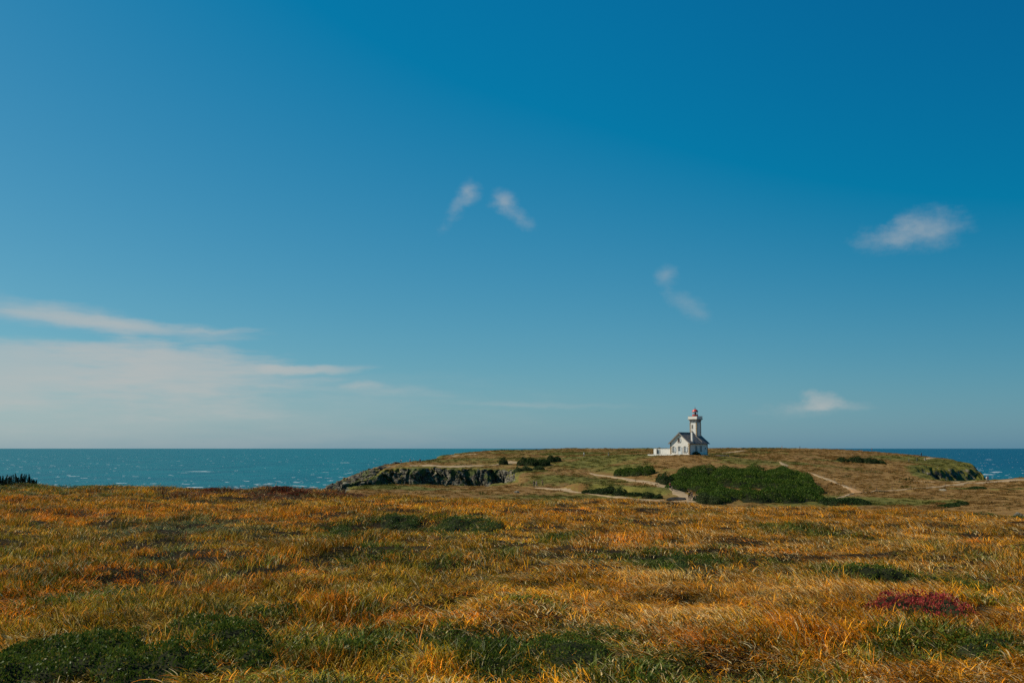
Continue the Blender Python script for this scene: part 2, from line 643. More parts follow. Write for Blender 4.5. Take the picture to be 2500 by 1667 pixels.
GREENS = []
for px, py, rx, ry, a in [(1480, 1120, 26, 40, 0.85), (1420, 1108, 22, 22, 0.8), (1540, 1138, 16, 16, 0.8), (1350, 1099, 30, 12, 0.8),
                          (1380, 1170, 22, 16, 0.75), (1480, 1180, 26, 12, 0.7), (930, 1192, 16, 18, 0.8), (1560, 1205, 12, 10, 0.8),
                          (1320, 1175, 12, 14, 0.7), (2230, 1122, 26, 26, 0.85), (2300, 1128, 20, 30, 0.95), (2050, 1126, 26, 6, 0.7),
                          (1450, 1215, 26, 12, 0.75), (2110, 1225, 20, 12, 0.9), (2230, 1225, 9, 5, 0.7), (2020, 1230, 14, 8, 0.9),
                          (1260, 1150, 12, 14, 0.9), (1620, 1150, 14, 14, 0.45), (2360, 1193, 5, 3, 0.9), (2470, 1193, 9, 4, 0.8)]:
    q = hit(px, py)
    GREENS.append((q[0], q[1], rx, ry, a))


def terrain_mesh(name, X, Y, Z, keep=None, mat=HEATH):
    ny, nx = X.shape
    v = np.stack([X, Y, Z], -1).reshape(-1, 3)
    s = X[0, 1] - X[0, 0]
    dzx = np.gradient(Z, axis=1) / s
    dzy = np.gradient(Z, axis=0) / s
    nz = 1 / np.sqrt(1 + dzx ** 2 + dzy ** 2)
    g, r = paint(X, Y, Z, nz)
    f = grid_faces(nx, ny, keep)
    v, f, used = compact(v, f)
    me = mesh_np(name, v, f, True)
    for nm, arr in (('green', g), ('rock', r)):
        a = me.attributes.new(nm, 'FLOAT', 'POINT')
        a.data.foreach_set('value', arr.ravel()[used].astype(np.float32))
    o = link(name, me, mat)
    o['kind'] = 'structure'
    return o


# fine patch that carries the sea cliff and the rocky point
CX0, CX1, CY0, CY1, CS = -82.0, 10.0, 292.0, 352.0, 0.32
CY_IN, CX_IN = (CY0 + 1.2, CY1 - 1.2), (CX0 + 1.2, CX1 - 1.2)
RX0, RX1, RY0, RY1, RS = 138.0, 214.0, 326.0, 446.0, 0.5
fcx = GXX[:-1, :-1]
fcy = GYY[:-1, :-1]
sea_cell = (GZ[:-1, :-1] < -2.5) & (GZ[1:, 1:] < -2.5)
in_c = (fcx > CX0 + 1) & (fcx + GS < CX1 - 1) & (fcy > CY0 + 1) & (fcy + GS < CY1 - 1)
in_r = (fcx > RX0 + 1) & (fcx + GS < RX1 - 1) & (fcy > RY0 + 1) & (fcy + GS < RY1 - 1)
terrain_mesh('heathland', GXX, GYY, GZ, ~(sea_cell | in_c | in_r))


def patch(name, x0, x1, y0, y1, s, amp):
    X, Y = np.meshgrid(np.arange(x0, x1 + 1e-6, s), np.arange(y0, y1 + 1e-6, s))
    Z = land_z(X, Y)
    keep = ~((Z[:-1, :-1] < -2.5) & (Z[1:, 1:] < -2.5))
    # extra fine relief where the ground is steep, faded at the patch's border
    dzx = np.gradient(Z, axis=1) / s
    dzy = np.gradient(Z, axis=0) / s
    st = sstep(0.5, 1.6, np.hypot(dzx, dzy))
    edge = np.minimum(np.minimum(X - x0, x1 - X), np.minimum(Y - y0, y1 - Y))
    st = st * sstep(0.8, 3.0, edge)
    kx = fbm(X + Z * 0.8, Y * 0.4 + Z * 1.1, 4.0, 5, 61, 0.6)
    ky = fbm(X * 0.9 + Z * 1.3, Y * 0.4 - Z * 0.4, 1.7, 4, 62, 0.6)
    return terrain_mesh(name, X + st * kx * amp, Y + st * ky * amp * 1.3, Z, keep)


patch('rocky_cliff', CX0, CX1, CY0, CY1, CS, 1.5)
patch('cove_cliff', RX0, RX1, RY0, RY1, RS, 0.7)

# near hill under the grass
NXX, NYY = np.meshgrid(np.arange(-62, 62.01, 0.3), np.arange(-12, 56.01, 0.3))
NZ = near_z(NXX, NYY) - 0.02
m, t, out = new_mat('field_soil')
co = objco(t)
n1 = t.noise(co, 1.6, 5, 0.6)
n2 = t.noise(co, 14, 4, 0.65)
c = t.mix(t.ramp(n1, 0.35, 0.65), (0.020, 0.012, 0.004), (0.036, 0.019, 0.006))
c = t.mix(t.ramp(n2, 0.45, 0.65), c, (0.016, 0.013, 0.005))
principled(t, out, c, 0.95, t.bump(n2, 0.8, 0.05), 0.1)
SOIL = m
me = mesh_np('field_ground', np.stack([NXX, NYY, NZ], -1).reshape(-1, 3), grid_faces(NXX.shape[1], NXX.shape[0]), True)
o = link('field_ground', me, SOIL)
o['kind'] = 'structure'

# land to both sides of the camera, beyond the picture
side = []
for xs in ((62, 420), (-160, -62)):
    X, Y = np.meshgrid(np.linspace(xs[0], xs[1], 60), np.linspace(-80, 56, 40))
    Z = land_z(X, Y) - 0.05
    o = link('side_hill', mesh_np('side_hill', np.stack([X, Y, Z], -1).reshape(-1, 3), grid_faces(60, 40), True), HEATH)
    o['kind'] = 'structure'
X, Y = np.meshgrid(np.linspace(-62, 62, 40), np.linspace(-80, -12, 30))
o = link('side_hill', mesh_np('side_hill', np.stack([X, Y, near_z(X, Y) - 0.02], -1).reshape(-1, 3), grid_faces(40, 30), True), HEATH)
o['kind'] = 'structure'

# ------------------------------------------------------------------ sea
m, t, out = new_mat('sea_water')
co = objco(t)
sepn = t.n.new('ShaderNodeSeparateXYZ')
t.l.new(co, sepn.inputs[0])
big = t.noise(t.scalevec(co, (1.0, 0.35, 1.0)), 0.0016, 4, 0.55)
mid = t.noise(t.scalevec(co, (1.0, 0.55, 1.0)), 0.012, 4, 0.6)
teal, refl_blue = (0.005, 0.118, 0.124), (0.002, 0.056, 0.098)
east = t.ramp(sepn.outputs[0], -150, 900)
c = t.mix(east, teal, refl_blue)  # bluer to the right: sky reflection painted into the water colour
shoal = t.mul(t.ramp(sepn.outputs[1], 1500, 900), t.ramp(big, 0.40, 0.6))
c = t.mix(t.mul(shoal, 0.8), c, (0.002, 0.115, 0.125))
c = t.mix(t.mul(t.ramp(mid, 0.38, 0.62), 0.5), c, (0.003, 0.060, 0.080))
strk = t.noise(t.scalevec(co, (1.0, 0.12, 1.0)), 0.05, 5, 0.65)
c = t.mix(t.mul(t.ramp(strk, 0.50, 0.68), 0.35), c, (0.030, 0.19, 0.20))
w1 = t.noise(t.scalevec(co, (0.6, 1.0, 1.0)), 0.09, 5, 0.62)
w2 = t.noise(t.scalevec(co, (0.5, 1.0, 1.0)), 0.5, 4, 0.6)
bmp = t.bump(t.add(t.mul(w1, 2.2), t.mul(w2, 0.35)), 0.7, 1.4)
principled(t, out, c, 0.38, bmp, 0.18)
SEA = m
ys = np.concatenate([np.linspace(-400, 3000, 30), [5000, 9000, 16000, 30000, 60000, 100000]])
xs = np.concatenate([[-90000, -40000, -15000, -6000], np.linspace(-2500, 2500, 20), [6000, 15000, 40000, 90000]])
X, Y = np.meshgrid(xs, ys)
o = link('sea', mesh_np('sea', np.stack([X, Y, X * 0], -1).reshape(-1, 3), grid_faces(len(xs), len(ys)), True), SEA)
o['kind'] = 'structure'


# ------------------------------------------------------------------ whitecaps: low breaking crests on the sea
def whitecaps(n):
    V, Fc = [], []
    base = 0
    k = 0
    while k < n:
        # even over the visible band of the sea as it thins into the distance
        py = 1097 + (RNG.random() ** 1.25) * 110
        Y = H * F / (py - 1094)
        side_r = RNG.random() < 0.30
        px = RNG.uniform(2020, 2620) if side_r else RNG.uniform(-300, 1500)
        x = (px - 1250) / F * Y
        dens = fbm(np.array([x]), np.array([Y * 0.3]), 160, 3, 71)[0]
        if RNG.random() > 0.45 + 0.6 * dens:
            continue
        k += 1
        L = RNG.gamma(2.0, 1.0) * (0.70 if RNG.random() < 0.96 else 2.2) + 0.4
        hgt = min(0.10 + 0.045 * L, 0.55) * RNG.uniform(0.6, 1.2)
        wd = 0.5 + 0.25 * L
        ang = RNG.normal(0.05, 0.22)
        ca, sa = math.cos(ang), math.sin(ang)
        ns = 6
        ph = RNG.uniform(0, 9, 3)
        for i in range(ns + 1):
            s = i / ns * 2 - 1
            e = max(0.0, 1 - s * s) ** 0.7
            jag = 0.65 + 0.5 * math.sin(3.1 * s + ph[0]) * math.sin(7 * s + ph[1])
            cx, cy = s * L, 0.4 * wd * math.sin(2 * s + ph[2])
            for dx, dz in ((-wd * e * 0.6, 0.02), (0.0, hgt * e * max(jag, 0.2) + 0.02), (wd * e, 0.02)):
                V.append((x + cx * ca - (cy + dx) * sa, Y + cx * sa + (cy + dx) * ca, dz))
        for i in range(ns):
            for j in range(2):
                a = base + i * 3 + j
                Fc.append((a, a + 3, a + 4, a + 1))
        base += (ns + 1) * 3
    return mesh_np('whitecaps', V, Fc, True)


FOAM = simple('sea_foam', (0.62, 0.66, 0.66), 0.9, 0.2, 0.6)
o = link('whitecaps', whitecaps(2300), FOAM)
o['kind'] = 'stuff'
o['label'] = 'white breaking wave crests scattered over the sea'

# ------------------------------------------------------------------ paths
SAND = simple('path_sand', (0.34, 0.235, 0.13), 0.95, 0.22, 0.7, 0.4, 0.1)
RUST = simple('path_earth', (0.40, 0.22, 0.09), 0.95, 0.22, 0.7, 0.4, 0.1)


def smooth_line(pts, step):
    pts = np.array(pts, float)
    d = np.concatenate([[0], np.cumsum(np.hypot(*np.diff(pts[:, :2], axis=0).T))])
    n = max(2, int(d[-1] / step))
    s = np.linspace(0, d[-1], n)
    r = np.stack([np.interp(s, d, pts[:, k]) for k in range(pts.shape[1])], 1)
    for _ in range(4):
        r[1:-1] = (r[:-2] + 2 * r[1:-1] + r[2:]) / 4
    return r


def path(name, pix, mat=SAND, step=0.8):
    """pix: (px, py, width in metres) along the middle of the path"""
    pts = []
    for px, py, wd in pix:
        q = hit(px, py)
        pts.append((q[0], q[1], wd))
    r = smooth_line(pts, step)
    tg = np.gradient(r[:, :2], axis=0)
    tg /= np.linalg.norm(tg, axis=1)[:, None] + 1e-9
    nr = np.stack([-tg[:, 1], tg[:, 0]], 1)
    K = 6
    X = np.zeros((len(r), K))
    Y = np.zeros((len(r), K))
    for k in range(K):
        s = (k / (K - 1) - 0.5)
        ed = 0.75 * fbm(r[:, 0] * 1.0 + 50 * k, r[:, 1], 1.6, 3, 81 + (k > 2)) if k in (0, K - 1) else 0
        X[:, k] = r[:, 0] + nr[:, 0] * (s * r[:, 2] + ed * np.sign(s) * 0.9)
        Y[:, k] = r[:, 1] + nr[:, 1] * (s * r[:, 2] + ed * np.sign(s) * 0.9)
    Z = ground(X, Y) + 0.10
    Z[:, 0] -= 0.14
    Z[:, -1] -= 0.14
    o = link(name, mesh_np(name, np.stack([X, Y, Z], -1).reshape(-1, 3), grid_faces(K, len(r)), True), mat)
    o['kind'] = 'structure'
    return o


path('cliff_path', [(1000, 1137, 3.0), (1030, 1137, 6.0), (1075, 1138.5, 9.0), (1130, 1138, 6.0), (1180, 1136.5, 4.5), (1215, 1135, 2.5)])
path('cliff_path', [(1212, 1134, 2.0), (1235, 1131, 4.0), (1262, 1128, 9.0)])
path('skyline_path', [(1100, 1113.5, 1.2), (1130, 1110, 1.6), (1150, 1108, 3.0), (1165, 1109.5, 1.6)])
path('knoll_path', [(1440, 1155.5, 1.2), (1480, 1162, 1.8), (1530, 1169, 2.6), (1580, 1178, 3.0), (1620, 1187, 3.2), (1650, 1198, 3.4),
                    (1675, 1211, 3.6), (1690, 1222, 4.0)])
path('valley_path', [(1310, 1191, 1.2), (1350, 1194, 2.6), (1390, 1199, 1.8), (1430, 1205, 1.2), (1480, 1211, 1.2), (1540, 1219, 2.5), (1600, 1224, 5.0),
                     (1650, 1224, 5.0), (1700, 1224, 4.0)])
path('ridge_path', [(1760, 1107, 1.4), (1785, 1104, 2.4), (1806, 1101, 3.4), (1815, 1100, 2.0)])
path('heath_trail', [(1905, 1128, 1.2), (1914, 1134, 1.8), (1920, 1139, 1.6)])
path('heath_trail', [(1975, 1153, 0.8), (2005, 1165, 1.1), (2035, 1176, 1.3), (2062, 1187, 1.3), (2082, 1196, 1.4)])
path('earth_path', [(2072, 1191, 1.0), (2088, 1198, 2.6), (2096, 1203, 3.6), (2108, 1203, 1.6)], RUST)
path('heath_trail', [(2100, 1203.5, 0.8), (2150, 1198, 0.6), (2220, 1194, 0.6), (2290, 1188.5, 0.9), (2340, 1183, 1.8), (2400, 1178, 2.4),
                     (2440, 1175.5, 3.0), (2500, 1171, 4.0), (2600, 1168, 4.0)])
path('heath_trail', [(2230, 1174.5, 0.5), (2300, 1176.5, 0.7), (2380, 1175.5, 0.9)])
path('heath_trail', [(2085, 1204, 0.5), (2060, 1212, 0.7), (2026, 1223, 0.8)])
path('point_path', [(2258, 1121, 1.5), (2268, 1119, 2.6), (2278, 1117.5, 3.0)])


# ================================================================== buildings
class MB:
    """collects boxes and prisms into one mesh"""
    def __init__(self):
        self.bm = bmesh.new()

    def box(self, a, b, bevel=0.0):
        a, b = Vector(a), Vector(b)
        r = bmesh.ops.create_cube(self.bm, size=1.0)
        for v in r['verts']:
            v.co = Vector([(a[k] + b[k]) / 2 + v.co[k] * (b[k] - a[k]) for k in range(3)])
        return self

    def poly(self, pts, off):
        """prism: polygon pts swept by the vector off"""
        off = Vector(off)
        v0 = [self.bm.verts.new(p) for p in pts]
        v1 = [self.bm.verts.new(Vector(p) + off) for p in pts]
        n = len(pts)
        self.bm.faces.new(v0[::-1])
        self.bm.faces.new(v1)
        for i in range(n):
            j = (i + 1) % n
            self.bm.faces.new((v0[i], v0[j], v1[j], v1[i]))
        return self

    def lathe(self, prof, c, seg=24):
        rings = []
        for r, z in prof:
            rings.append([self.bm.verts.new((c[0] + r * math.cos(2 * math.pi * i / seg), c[1] + r * math.sin(2 * math.pi * i / seg), z)) for i in range(seg)])
        for a, b in zip(rings[:-1], rings[1:]):
            for i in range(seg):
                j = (i + 1) % seg
                self.bm.faces.new((a[i], a[j], b[j], b[i]))
        self.bm.faces.new(rings[0][::-1])
        self.bm.faces.new(rings[-1])
        return self

    def build(self, name, mat, parent=None, bevel=0.0, smooth=False):
        if bevel:
            bmesh.ops.bevel(self.bm, geom=self.bm.edges[:], offset=bevel, segments=1, affect='EDGES')
        bmesh.ops.recalc_face_normals(self.bm, faces=self.bm.faces[:])
        me = bpy.data.meshes.new(name)
        self.bm.to_mesh(me)
        self.bm.free()
        if smooth:
            me.polygons.foreach_set('use_smooth', np.full(len(me.polygons), True))
        return link(name, me, mat, parent)


def render_wall(name, col):
    m, t, out = new_mat(name)
    co = objco(t)
    n = t.noise(co, 0.7, 6, 0.65)
    s = t.noise(t.scalevec(co, (3.0, 3.0, 0.35)), 1.3, 5, 0.6)
    c = t.mix(t.ramp(n, 0.35, 0.7), col, tuple(k * 0.86 for k in col))
    c = t.mix(t.mul(t.ramp(s, 0.56, 0.75), 0.35), c, (0.42, 0.37, 0.28))
    principled(t, out, c, 0.9, t.bump(t.noise(co, 9, 4), 0.25, 0.04), 0.2)
    return m


WHITE = render_wall('lime_render', (0.80, 0.745, 0.65))
STONE = simple('quoin_stone', (0.34, 0.23, 0.115), 0.9, 0.4, 1.4, 0.4)
PALE_STONE = simple('pale_stone', (0.46, 0.40, 0.31), 0.9, 0.3, 1.4, 0.4)
GREYSTONE = simple('grey_stone', (0.30, 0.28, 0.25), 0.9, 0.3, 1.6, 0.4)
REDPAINT = simple('red_paint', (0.55, 0.055, 0.035), 0.45, 0.15, 2.0, 0.05, 0.5)
DARKMETAL = simple('dark_metal', (0.03, 0.03, 0.035), 0.5, 0.2, 4.0)
SHUTTER = simple('shutter_paint', (0.62, 0.64, 0.62), 0.6, 0.1, 6.0)
WOOD_RED = simple('red_brown_wood', (0.14, 0.055, 0.03), 0.7, 0.3, 6.0)
GREYDOOR = simple('grey_door_paint', (0.34, 0.35, 0.33), 0.7, 0.15, 6.0)
WEATHERED = simple('weathered_wood', (0.16, 0.125, 0.09), 0.9, 0.3, 8.0)
m, t, out = new_mat('window_glass')
principled(t, out, (0.02, 0.025, 0.03), 0.08, None, 0.6)
GLASS = m
m, t, out = new_mat('lantern_glass')
b = t.n.new('ShaderNodeBsdfGlass')
b.inputs['Roughness'].default_value = 0.0
b.inputs['IOR'].default_value = 1.02
b.inputs['Color'].default_value = (0.93, 0.96, 0.97, 1)
t.l.new(b.outputs[0], out.inputs[0])
LGLASS = m
m, t, out = new_mat('roof_slate')
co = objco(t)
br = t.n.new('ShaderNodeTexBrick')
mp = t.n.new('ShaderNodeMapping')
t.l.new(co, mp.inputs[0])
n1 = t.noise(co, 0.8, 5, 0.65)
n2 = t.noise(t.scalevec(co, (1, 1, 5)), 3.0, 4, 0.6)
c = t.mix(t.ramp(n1, 0.35, 0.65), (0.12, 0.105, 0.098), (0.21, 0.178, 0.15))
c = t.mix(t.mul(t.ramp(n2, 0.5, 0.7), 0.5), c, (0.075, 0.068, 0.068))
principled(t, out, c, 0.75, t.bump(n2, 0.5, 0.06), 0.3)
SLATE = m

# local frame of the house: x runs from its near corner to the left along the gable, y runs back along the side wall
HC = P(1683.7, 1111.0, 330.0)
HANG = math.radians(33) + math.atan2(HC[0], HC[1])
gable_dir = Vector((-math.cos(HANG), math.sin(HANG), 0))
side_dir = Vector((math.sin(HANG), math.cos(HANG), 0))
# mirror-free frame: use X = -gable_dir (towards the right), Y = side_dir; the gable runs over x in [-GW, 0]
GW, GL, EAVE, RIDGE = 7.56, 11.1, 4.2, 7.35
house = thing('lighthouse', 'white square lighthouse tower with red lantern rising from its keeper house', 'lighthouse', HC, -HANG)
mid_x = -GW / 2

wall_pts = [(0, 0, -1.2), (0, 0, EAVE), (mid_x, 0, RIDGE - 0.10), (-GW, 0, EAVE), (-GW, 0, -1.2)]
MB().poly(wall_pts, (0, GL, 0)).build('house_wall', WHITE, house)
# plinth course
MB().box((-GW - 0.06, -0.06, -1.2), (0.06, GL + 0.06, 0.28)).build('plinth', PALE_STONE, house)

sl = (RIDGE - EAVE) / (GW / 2)
ov, vo, th = 0.55, 0.50, 0.16
ez = EAVE - ov * sl
roof = MB()
roof.poly([(mid_x, -vo, RIDGE), (ov, -vo, ez), (ov, -vo, ez + th), (mid_x, -vo, RIDGE + th)], (0, GL + 2 * vo, 0))
roof.poly([(mid_x, -vo, RIDGE), (mid_x, -vo, RIDGE + th), (-GW - ov, -vo, ez + th), (-GW - ov, -vo, ez)], (0, GL + 2 * vo, 0))
roof = roof.build('roof', SLATE, house)
MB().box((mid_x - 0.13, -vo - 0.02, RIDGE + th - 0.05), (mid_x + 0.13, GL + vo + 0.02, RIDGE + th + 0.10)).build('ridge_tiles', GREYSTONE, roof, 0.03)
# pale bargeboards / soffit under the gable verge
for sgn in (1, -1):
    x_out = mid_x + sgn * (GW / 2 + ov)
    MB().poly([(mid_x, -vo - 0.04, RIDGE - 0.22), (x_out, -vo - 0.04, ez - 0.22), (x_out, -vo - 0.04, ez + 0.02), (mid_x, -vo - 0.04, RIDGE + 0.02)],
              (0, 0.06, 0)).build('bargeboard', GREYSTONE, roof)
MB().poly([(mid_x + 0.1, -vo + 0.03, RIDGE - 0.11), (ov - 0.04, -vo + 0.03, ez - 0.03), (ov - 0.04, -vo + 0.03, ez - 0.10), (mid_x + 0.1, -vo + 0.03, RIDGE - 0.20)],
          (0, vo - 0.05, 0)).build('soffit', SHUTTER, roof)
MB().poly([(mid_x - 0.1, -vo + 0.03, RIDGE - 0.11), (-GW - ov + 0.04, -vo + 0.03, ez - 0.03), (-GW - ov + 0.04, -vo + 0.03, ez - 0.10), (mid_x - 0.1, -vo + 0.03, RIDGE - 0.20)],
          (0, vo - 0.05, 0)).build('soffit', SHUTTER, roof)
# raised white coping on the side slope behind the chimney
cy0 = 7.6
MB().poly([(mid_x + 1.2, cy0, RIDGE + th - 1.2 * sl), (ov - 0.5, cy0, ez + th + 0.5 * sl), (ov - 0.5, cy0, ez + th + 0.5 * sl + 0.14),
           (mid_x + 1.2, cy0, RIDGE + th - 1.2 * sl + 0.14)], (0, 0.22, 0)).build('coping', PALE_STONE, roof)
# small skylight
sx = -1.55
MB().poly([(sx, 2.0, RIDGE + th - (sx - mid_x) * sl + 0.01), (sx + 0.75, 2.0, RIDGE + th - (sx + 0.75 - mid_x) * sl + 0.01),
           (sx + 0.75, 2.0, RIDGE + th - (sx + 0.75 - mid_x) * sl + 0.09), (sx, 2.0, RIDGE + th - (sx - mid_x) * sl + 0.09)], (0, 0.5, 0)).build('skylight', GLASS, roof)
# gutter
MB().box((ov - 0.03, -vo, ez - 0.05), (ov + 0.12, GL + vo, ez + 0.07)).build('gutter', DARKMETAL, house)

ch = MB().box((-0.62, 1.85, EAVE - 0.6), (-0.02, 2.55, 7.65)).build('chimney', WHITE, house)
MB().box((-0.70, 1.77, 7.65), (0.06, 2.63, 7.82)).build('chimney_cap', PALE_STONE, ch)
MB().lathe([(0.15, 7.82), (0.13, 8.25), (0.17, 8.30)], (-0.32, 2.2), 12).build('chimney_pot', WOOD_RED, ch)


def quoins(corner_list, z0, z1, long, short, hgt, parent, mat, proud=0.035):
    mb = MB()
    for cx, cy, sx_, sy_ in corner_list:
        z, k = z0, 0
        while z < z1 - 0.05:
            a, b_ = (long, short) if k % 2 else (short, long)
            zz = min(z + hgt, z1) - 0.015
            mb.box((cx + sx_ * proud, cy + sy_ * proud, z), (cx - sx_ * a, cy - sy_ * b_, zz))
            z += hgt
            k += 1
    o = mb.build('quoins', mat, parent)
    o['kind'] = 'stuff'
    return o


quoins([(0, 0, 1, -1), (-GW, 0, -1, -1), (0, GL, 1, 1)], 0.28, EAVE - 0.05, 0.55, 0.30, 0.30, house, STONE)


def opening(kind, u, z0, z1, wd, face, parent, arched=True, shutter=1, frame_mat=SHUTTER):
    """window or door: face 'g' = gable (y = 0 looking out to -y), 's' = side wall (x = 0 looking out to +x); u along the wall"""
    def T(a, d, z):          # a along the wall to the picture's right, d outward
        return (-u + a, -d, z) if face == 'g' else (d, u + a, z)
    h = wd / 2

    def pr(mb, pts, d0, d1):
        a = [T(x, d0, z) for x, z in pts]
        b = T(0, d1, 0)
        a0 = T(0, d0, 0)
        mb.poly(a, Vector(b) - Vector(a0))

    def arch(w, zb, zt, rise, n=6):
        pts = [(-w, zb), (w, zb), (w, zt - rise)]
        for i in range(1, n):
            q = math.pi * i / n
            pts.append((w * math.cos(q), zt - rise + rise * math.sin(q)))
        pts.append((-w, zt - rise))
        return pts
    rise = 0.22 if arched else 0.02
    mb = MB()
    # stone surround as a ring: jambs, sill and arch stones
    pr(mb, [(-h - 0.20, z0), (-h, z0), (-h, z1 - rise), (-h - 0.20, z1 - rise)], 0.0, 0.05)
    pr(mb, [(h, z0), (h + 0.20, z0), (h + 0.20, z1 - rise), (h, z1 - rise)], 0.0, 0.05)
    if arched:
        n = 7
        for i in range(n):
            q0, q1 = math.pi * i / n, math.pi * (i + 1) / n
            pr(mb, [(h * math.cos(q0), z1 - rise + rise * math.sin(q0)), ((h + 0.2) * math.cos(q0), z1 - rise + (rise + 0.2) * math.sin(q0)),
                    ((h + 0.2) * math.cos(q1), z1 - rise + (rise + 0.2) * math.sin(q1)), (h * math.cos(q1), z1 - rise + rise * math.sin(q1))], 0.0, 0.052)
    else:
        pr(mb, [(-h - 0.2, z1 - 0.02), (h + 0.2, z1 - 0.02), (h + 0.2, z1 + 0.18), (-h - 0.2, z1 + 0.18)], 0.0, 0.05)
    root = mb.build(kind, PALE_STONE, parent)
    mb = MB()
    pr(mb, arch(h, z0, z1, rise), 0.0, 0.012)
    mb.build('pane' if kind == 'window' else 'door_panel', GLASS if kind == 'window' else GLASS, root)
    mb = MB()
    for a in (-h + 0.05, 0.0, h - 0.05):
        pr(mb, [(a - 0.045, z0 + 0.02), (a + 0.045, z0 + 0.02), (a + 0.045, z1 - 0.06), (a - 0.045, z1 - 0.06)], 0.012, 0.035)
    for f in ((0.33, 0.66) if kind == 'window' else (0.42, 0.7)):
        zz = z0 + (z1 - z0) * f
        pr(mb, [(-h + 0.02, zz - 0.03), (h - 0.02, zz - 0.03), (h - 0.02, zz + 0.03), (-h + 0.02, zz + 0.03)], 0.012, 0.032)
    if kind == 'door':
        pr(mb, [(-h + 0.03, z0 + 0.02), (h - 0.03, z0 + 0.02), (h - 0.03, z0 + (z1 - z0) * 0.4), (-h + 0.03, z0 + (z1 - z0) * 0.4)], 0.012, 0.03)
    mb.build('frame', frame_mat, root)
    if kind == 'window':
        mb = MB()
        pr(mb, [(-h - 0.25, z0 - 0.14), (h + 0.25, z0 - 0.14), (h + 0.25, z0 - 0.003), (-h - 0.25, z0 - 0.003)], 0.0, 0.14)
        mb.build('sill', PALE_STONE, root)
    for sgn in ((1,) if shutter == 1 else (1, -1) if shutter == 2 else ()):
        mb = MB()
        a0 = h + 0.06
        w = wd * 0.5
        pts = [(a0, z0 + 0.04), (a0 + w, z0 + 0.04), (a0 + w, z1 - 0.10), (a0, z1 - 0.10)]
        if sgn < 0:
            pts = [(-x, z) for x, z in pts][::-1]
        pr(mb, pts, 0.06, 0.11)
        sh = mb.build('shutter', SHUTTER, root)
        for f in (0.2, 0.8):
            mb = MB()
            zz = z0 + (z1 - z0) * f
            q = [(sgn * (a0 + 0.03), zz - 0.05), (sgn * (a0 + w - 0.03), zz - 0.05), (sgn * (a0 + w - 0.03), zz + 0.05), (sgn * (a0 + 0.03), zz + 0.05)]
            pr(mb, q, 0.11, 0.135)
            mb.build('batten', SHUTTER, sh)
    return root


opening('window', 6.26, 1.0, 2.85, 0.85, 'g', house)
opening('window', 1.78, 1.0, 2.85, 0.85, 'g', house)
opening('door', 3.94, 0.30, 2.85, 0.95, 'g', house)
opening('window', 4.05, 4.35, 5.55, 0.72, 'g', house, False, 1, WOOD_RED)
opening('window', 4.0, 1.35, 2.95, 0.95, 's', house, True, 0)
opening('window', 6.9, 1.35, 2.95, 0.95, 's', house, True, 0)
MB().box((0.0, 9.3, 2.05), (0.06, 9.9, 2.4)).build('plaque', DARKMETAL, house)
MB().box((-4.6, -0.75, -1.0), (-3.2, -0.062, 0.2)).build('doorstep', PALE_STONE, house)

# tower
TS = 2.70
tx0, ty0 = mid_x - TS / 2, 8.35
tx1, ty1 = tx0 + TS, ty0 + TS
tower = MB().box((tx0, ty0, 3.0), (tx1, ty1, 11.95)).build('tower_wall', WHITE, house)
quoins([(tx1, ty0, 1, -1), (tx0, ty0, -1, -1), (tx1, ty1, 1, 1)], 5.4, 11.0, 0.42, 0.24, 0.28, tower, STONE)
# slit window with stone frame
wx = -4.15
mb = MB()
mb.box((wx - 0.32, ty0 - 0.05, 9.0), (wx - 0.18, ty0, 10.1))
mb.box((wx + 0.18, ty0 - 0.05, 9.0), (wx + 0.32, ty0, 10.1))
mb.box((wx - 0.32, ty0 - 0.05, 10.102), (wx + 0.32, ty0, 10.26))
mb.box((wx - 0.34, ty0 - 0.07, 8.86), (wx + 0.34, ty0, 8.998))
mb.build('window_frame', PALE_STONE, tower)
MB().box((wx - 0.178, ty0 - 0.012, 9.002), (wx + 0.178, ty0 + 0.01, 10.098)).build('pane', GLASS, tower)
# corbels: stepped brackets on the four faces
gal = 0.42
for k in range(5):
    f = (k + 0.5) / 5
    for face in range(4):
        mb = MB()
        for st, (d, za, zb) in enumerate(((0.12, 10.95, 11.35), (0.26, 11.352, 11.65), (0.40, 11.652, 11.948))):
            w = 0.12
            if face == 0:
                x = tx0 + f * TS
                mb.box((x - w, ty0 - d, za), (x + w, ty0 - 0.001, zb))
            elif face == 1:
                y = ty0 + f * TS
                mb.box((tx1 + 0.001, y - w, za), (tx1 + d, y + w, zb))
            elif face == 2:
                x = tx0 + f * TS
                mb.box((x - w, ty1 + 0.001, za), (x + w, ty1 + d, zb))
            else:
                y = ty0 + f * TS
                mb.box((tx0 - d, y - w, za), (tx0 - 0.001, y + w, zb))
        mb.build('corbel', GREYSTONE, tower)
gallery = MB().box((tx0 - 0.52, ty0 - 0.52, 11.95), (tx1 + 0.52, ty1 + 0.52, 12.22)).build('gallery', PALE_STONE, house)
mb = MB()
g, w = 0.40, 0.22
mb.box((tx0 - g, ty0 - g, 12.22), (tx1 + g, ty0 - g + w, 13.0))
mb.box((tx0 - g, ty1 + g - w, 12.22), (tx1 + g, ty1 + g, 13.0))
mb.box((tx0 - g, ty0 - g + w, 12.22), (tx0 - g + w, ty1 + g - w, 13.0))
mb.box((tx1 + g - w, ty0 - g + w, 12.22), (tx1 + g, ty1 + g - w, 13.0))
mb.build('parapet', WHITE, gallery)
mb = MB()
g2 = g + 0.05
mb.box((tx0 - g2, ty0 - g2, 13.0), (tx1 + g2, ty0 - g2 + 0.32, 13.10))
mb.box((tx0 - g2, ty1 + g2 - 0.32, 13.0), (tx1 + g2, ty1 + g2, 13.10))
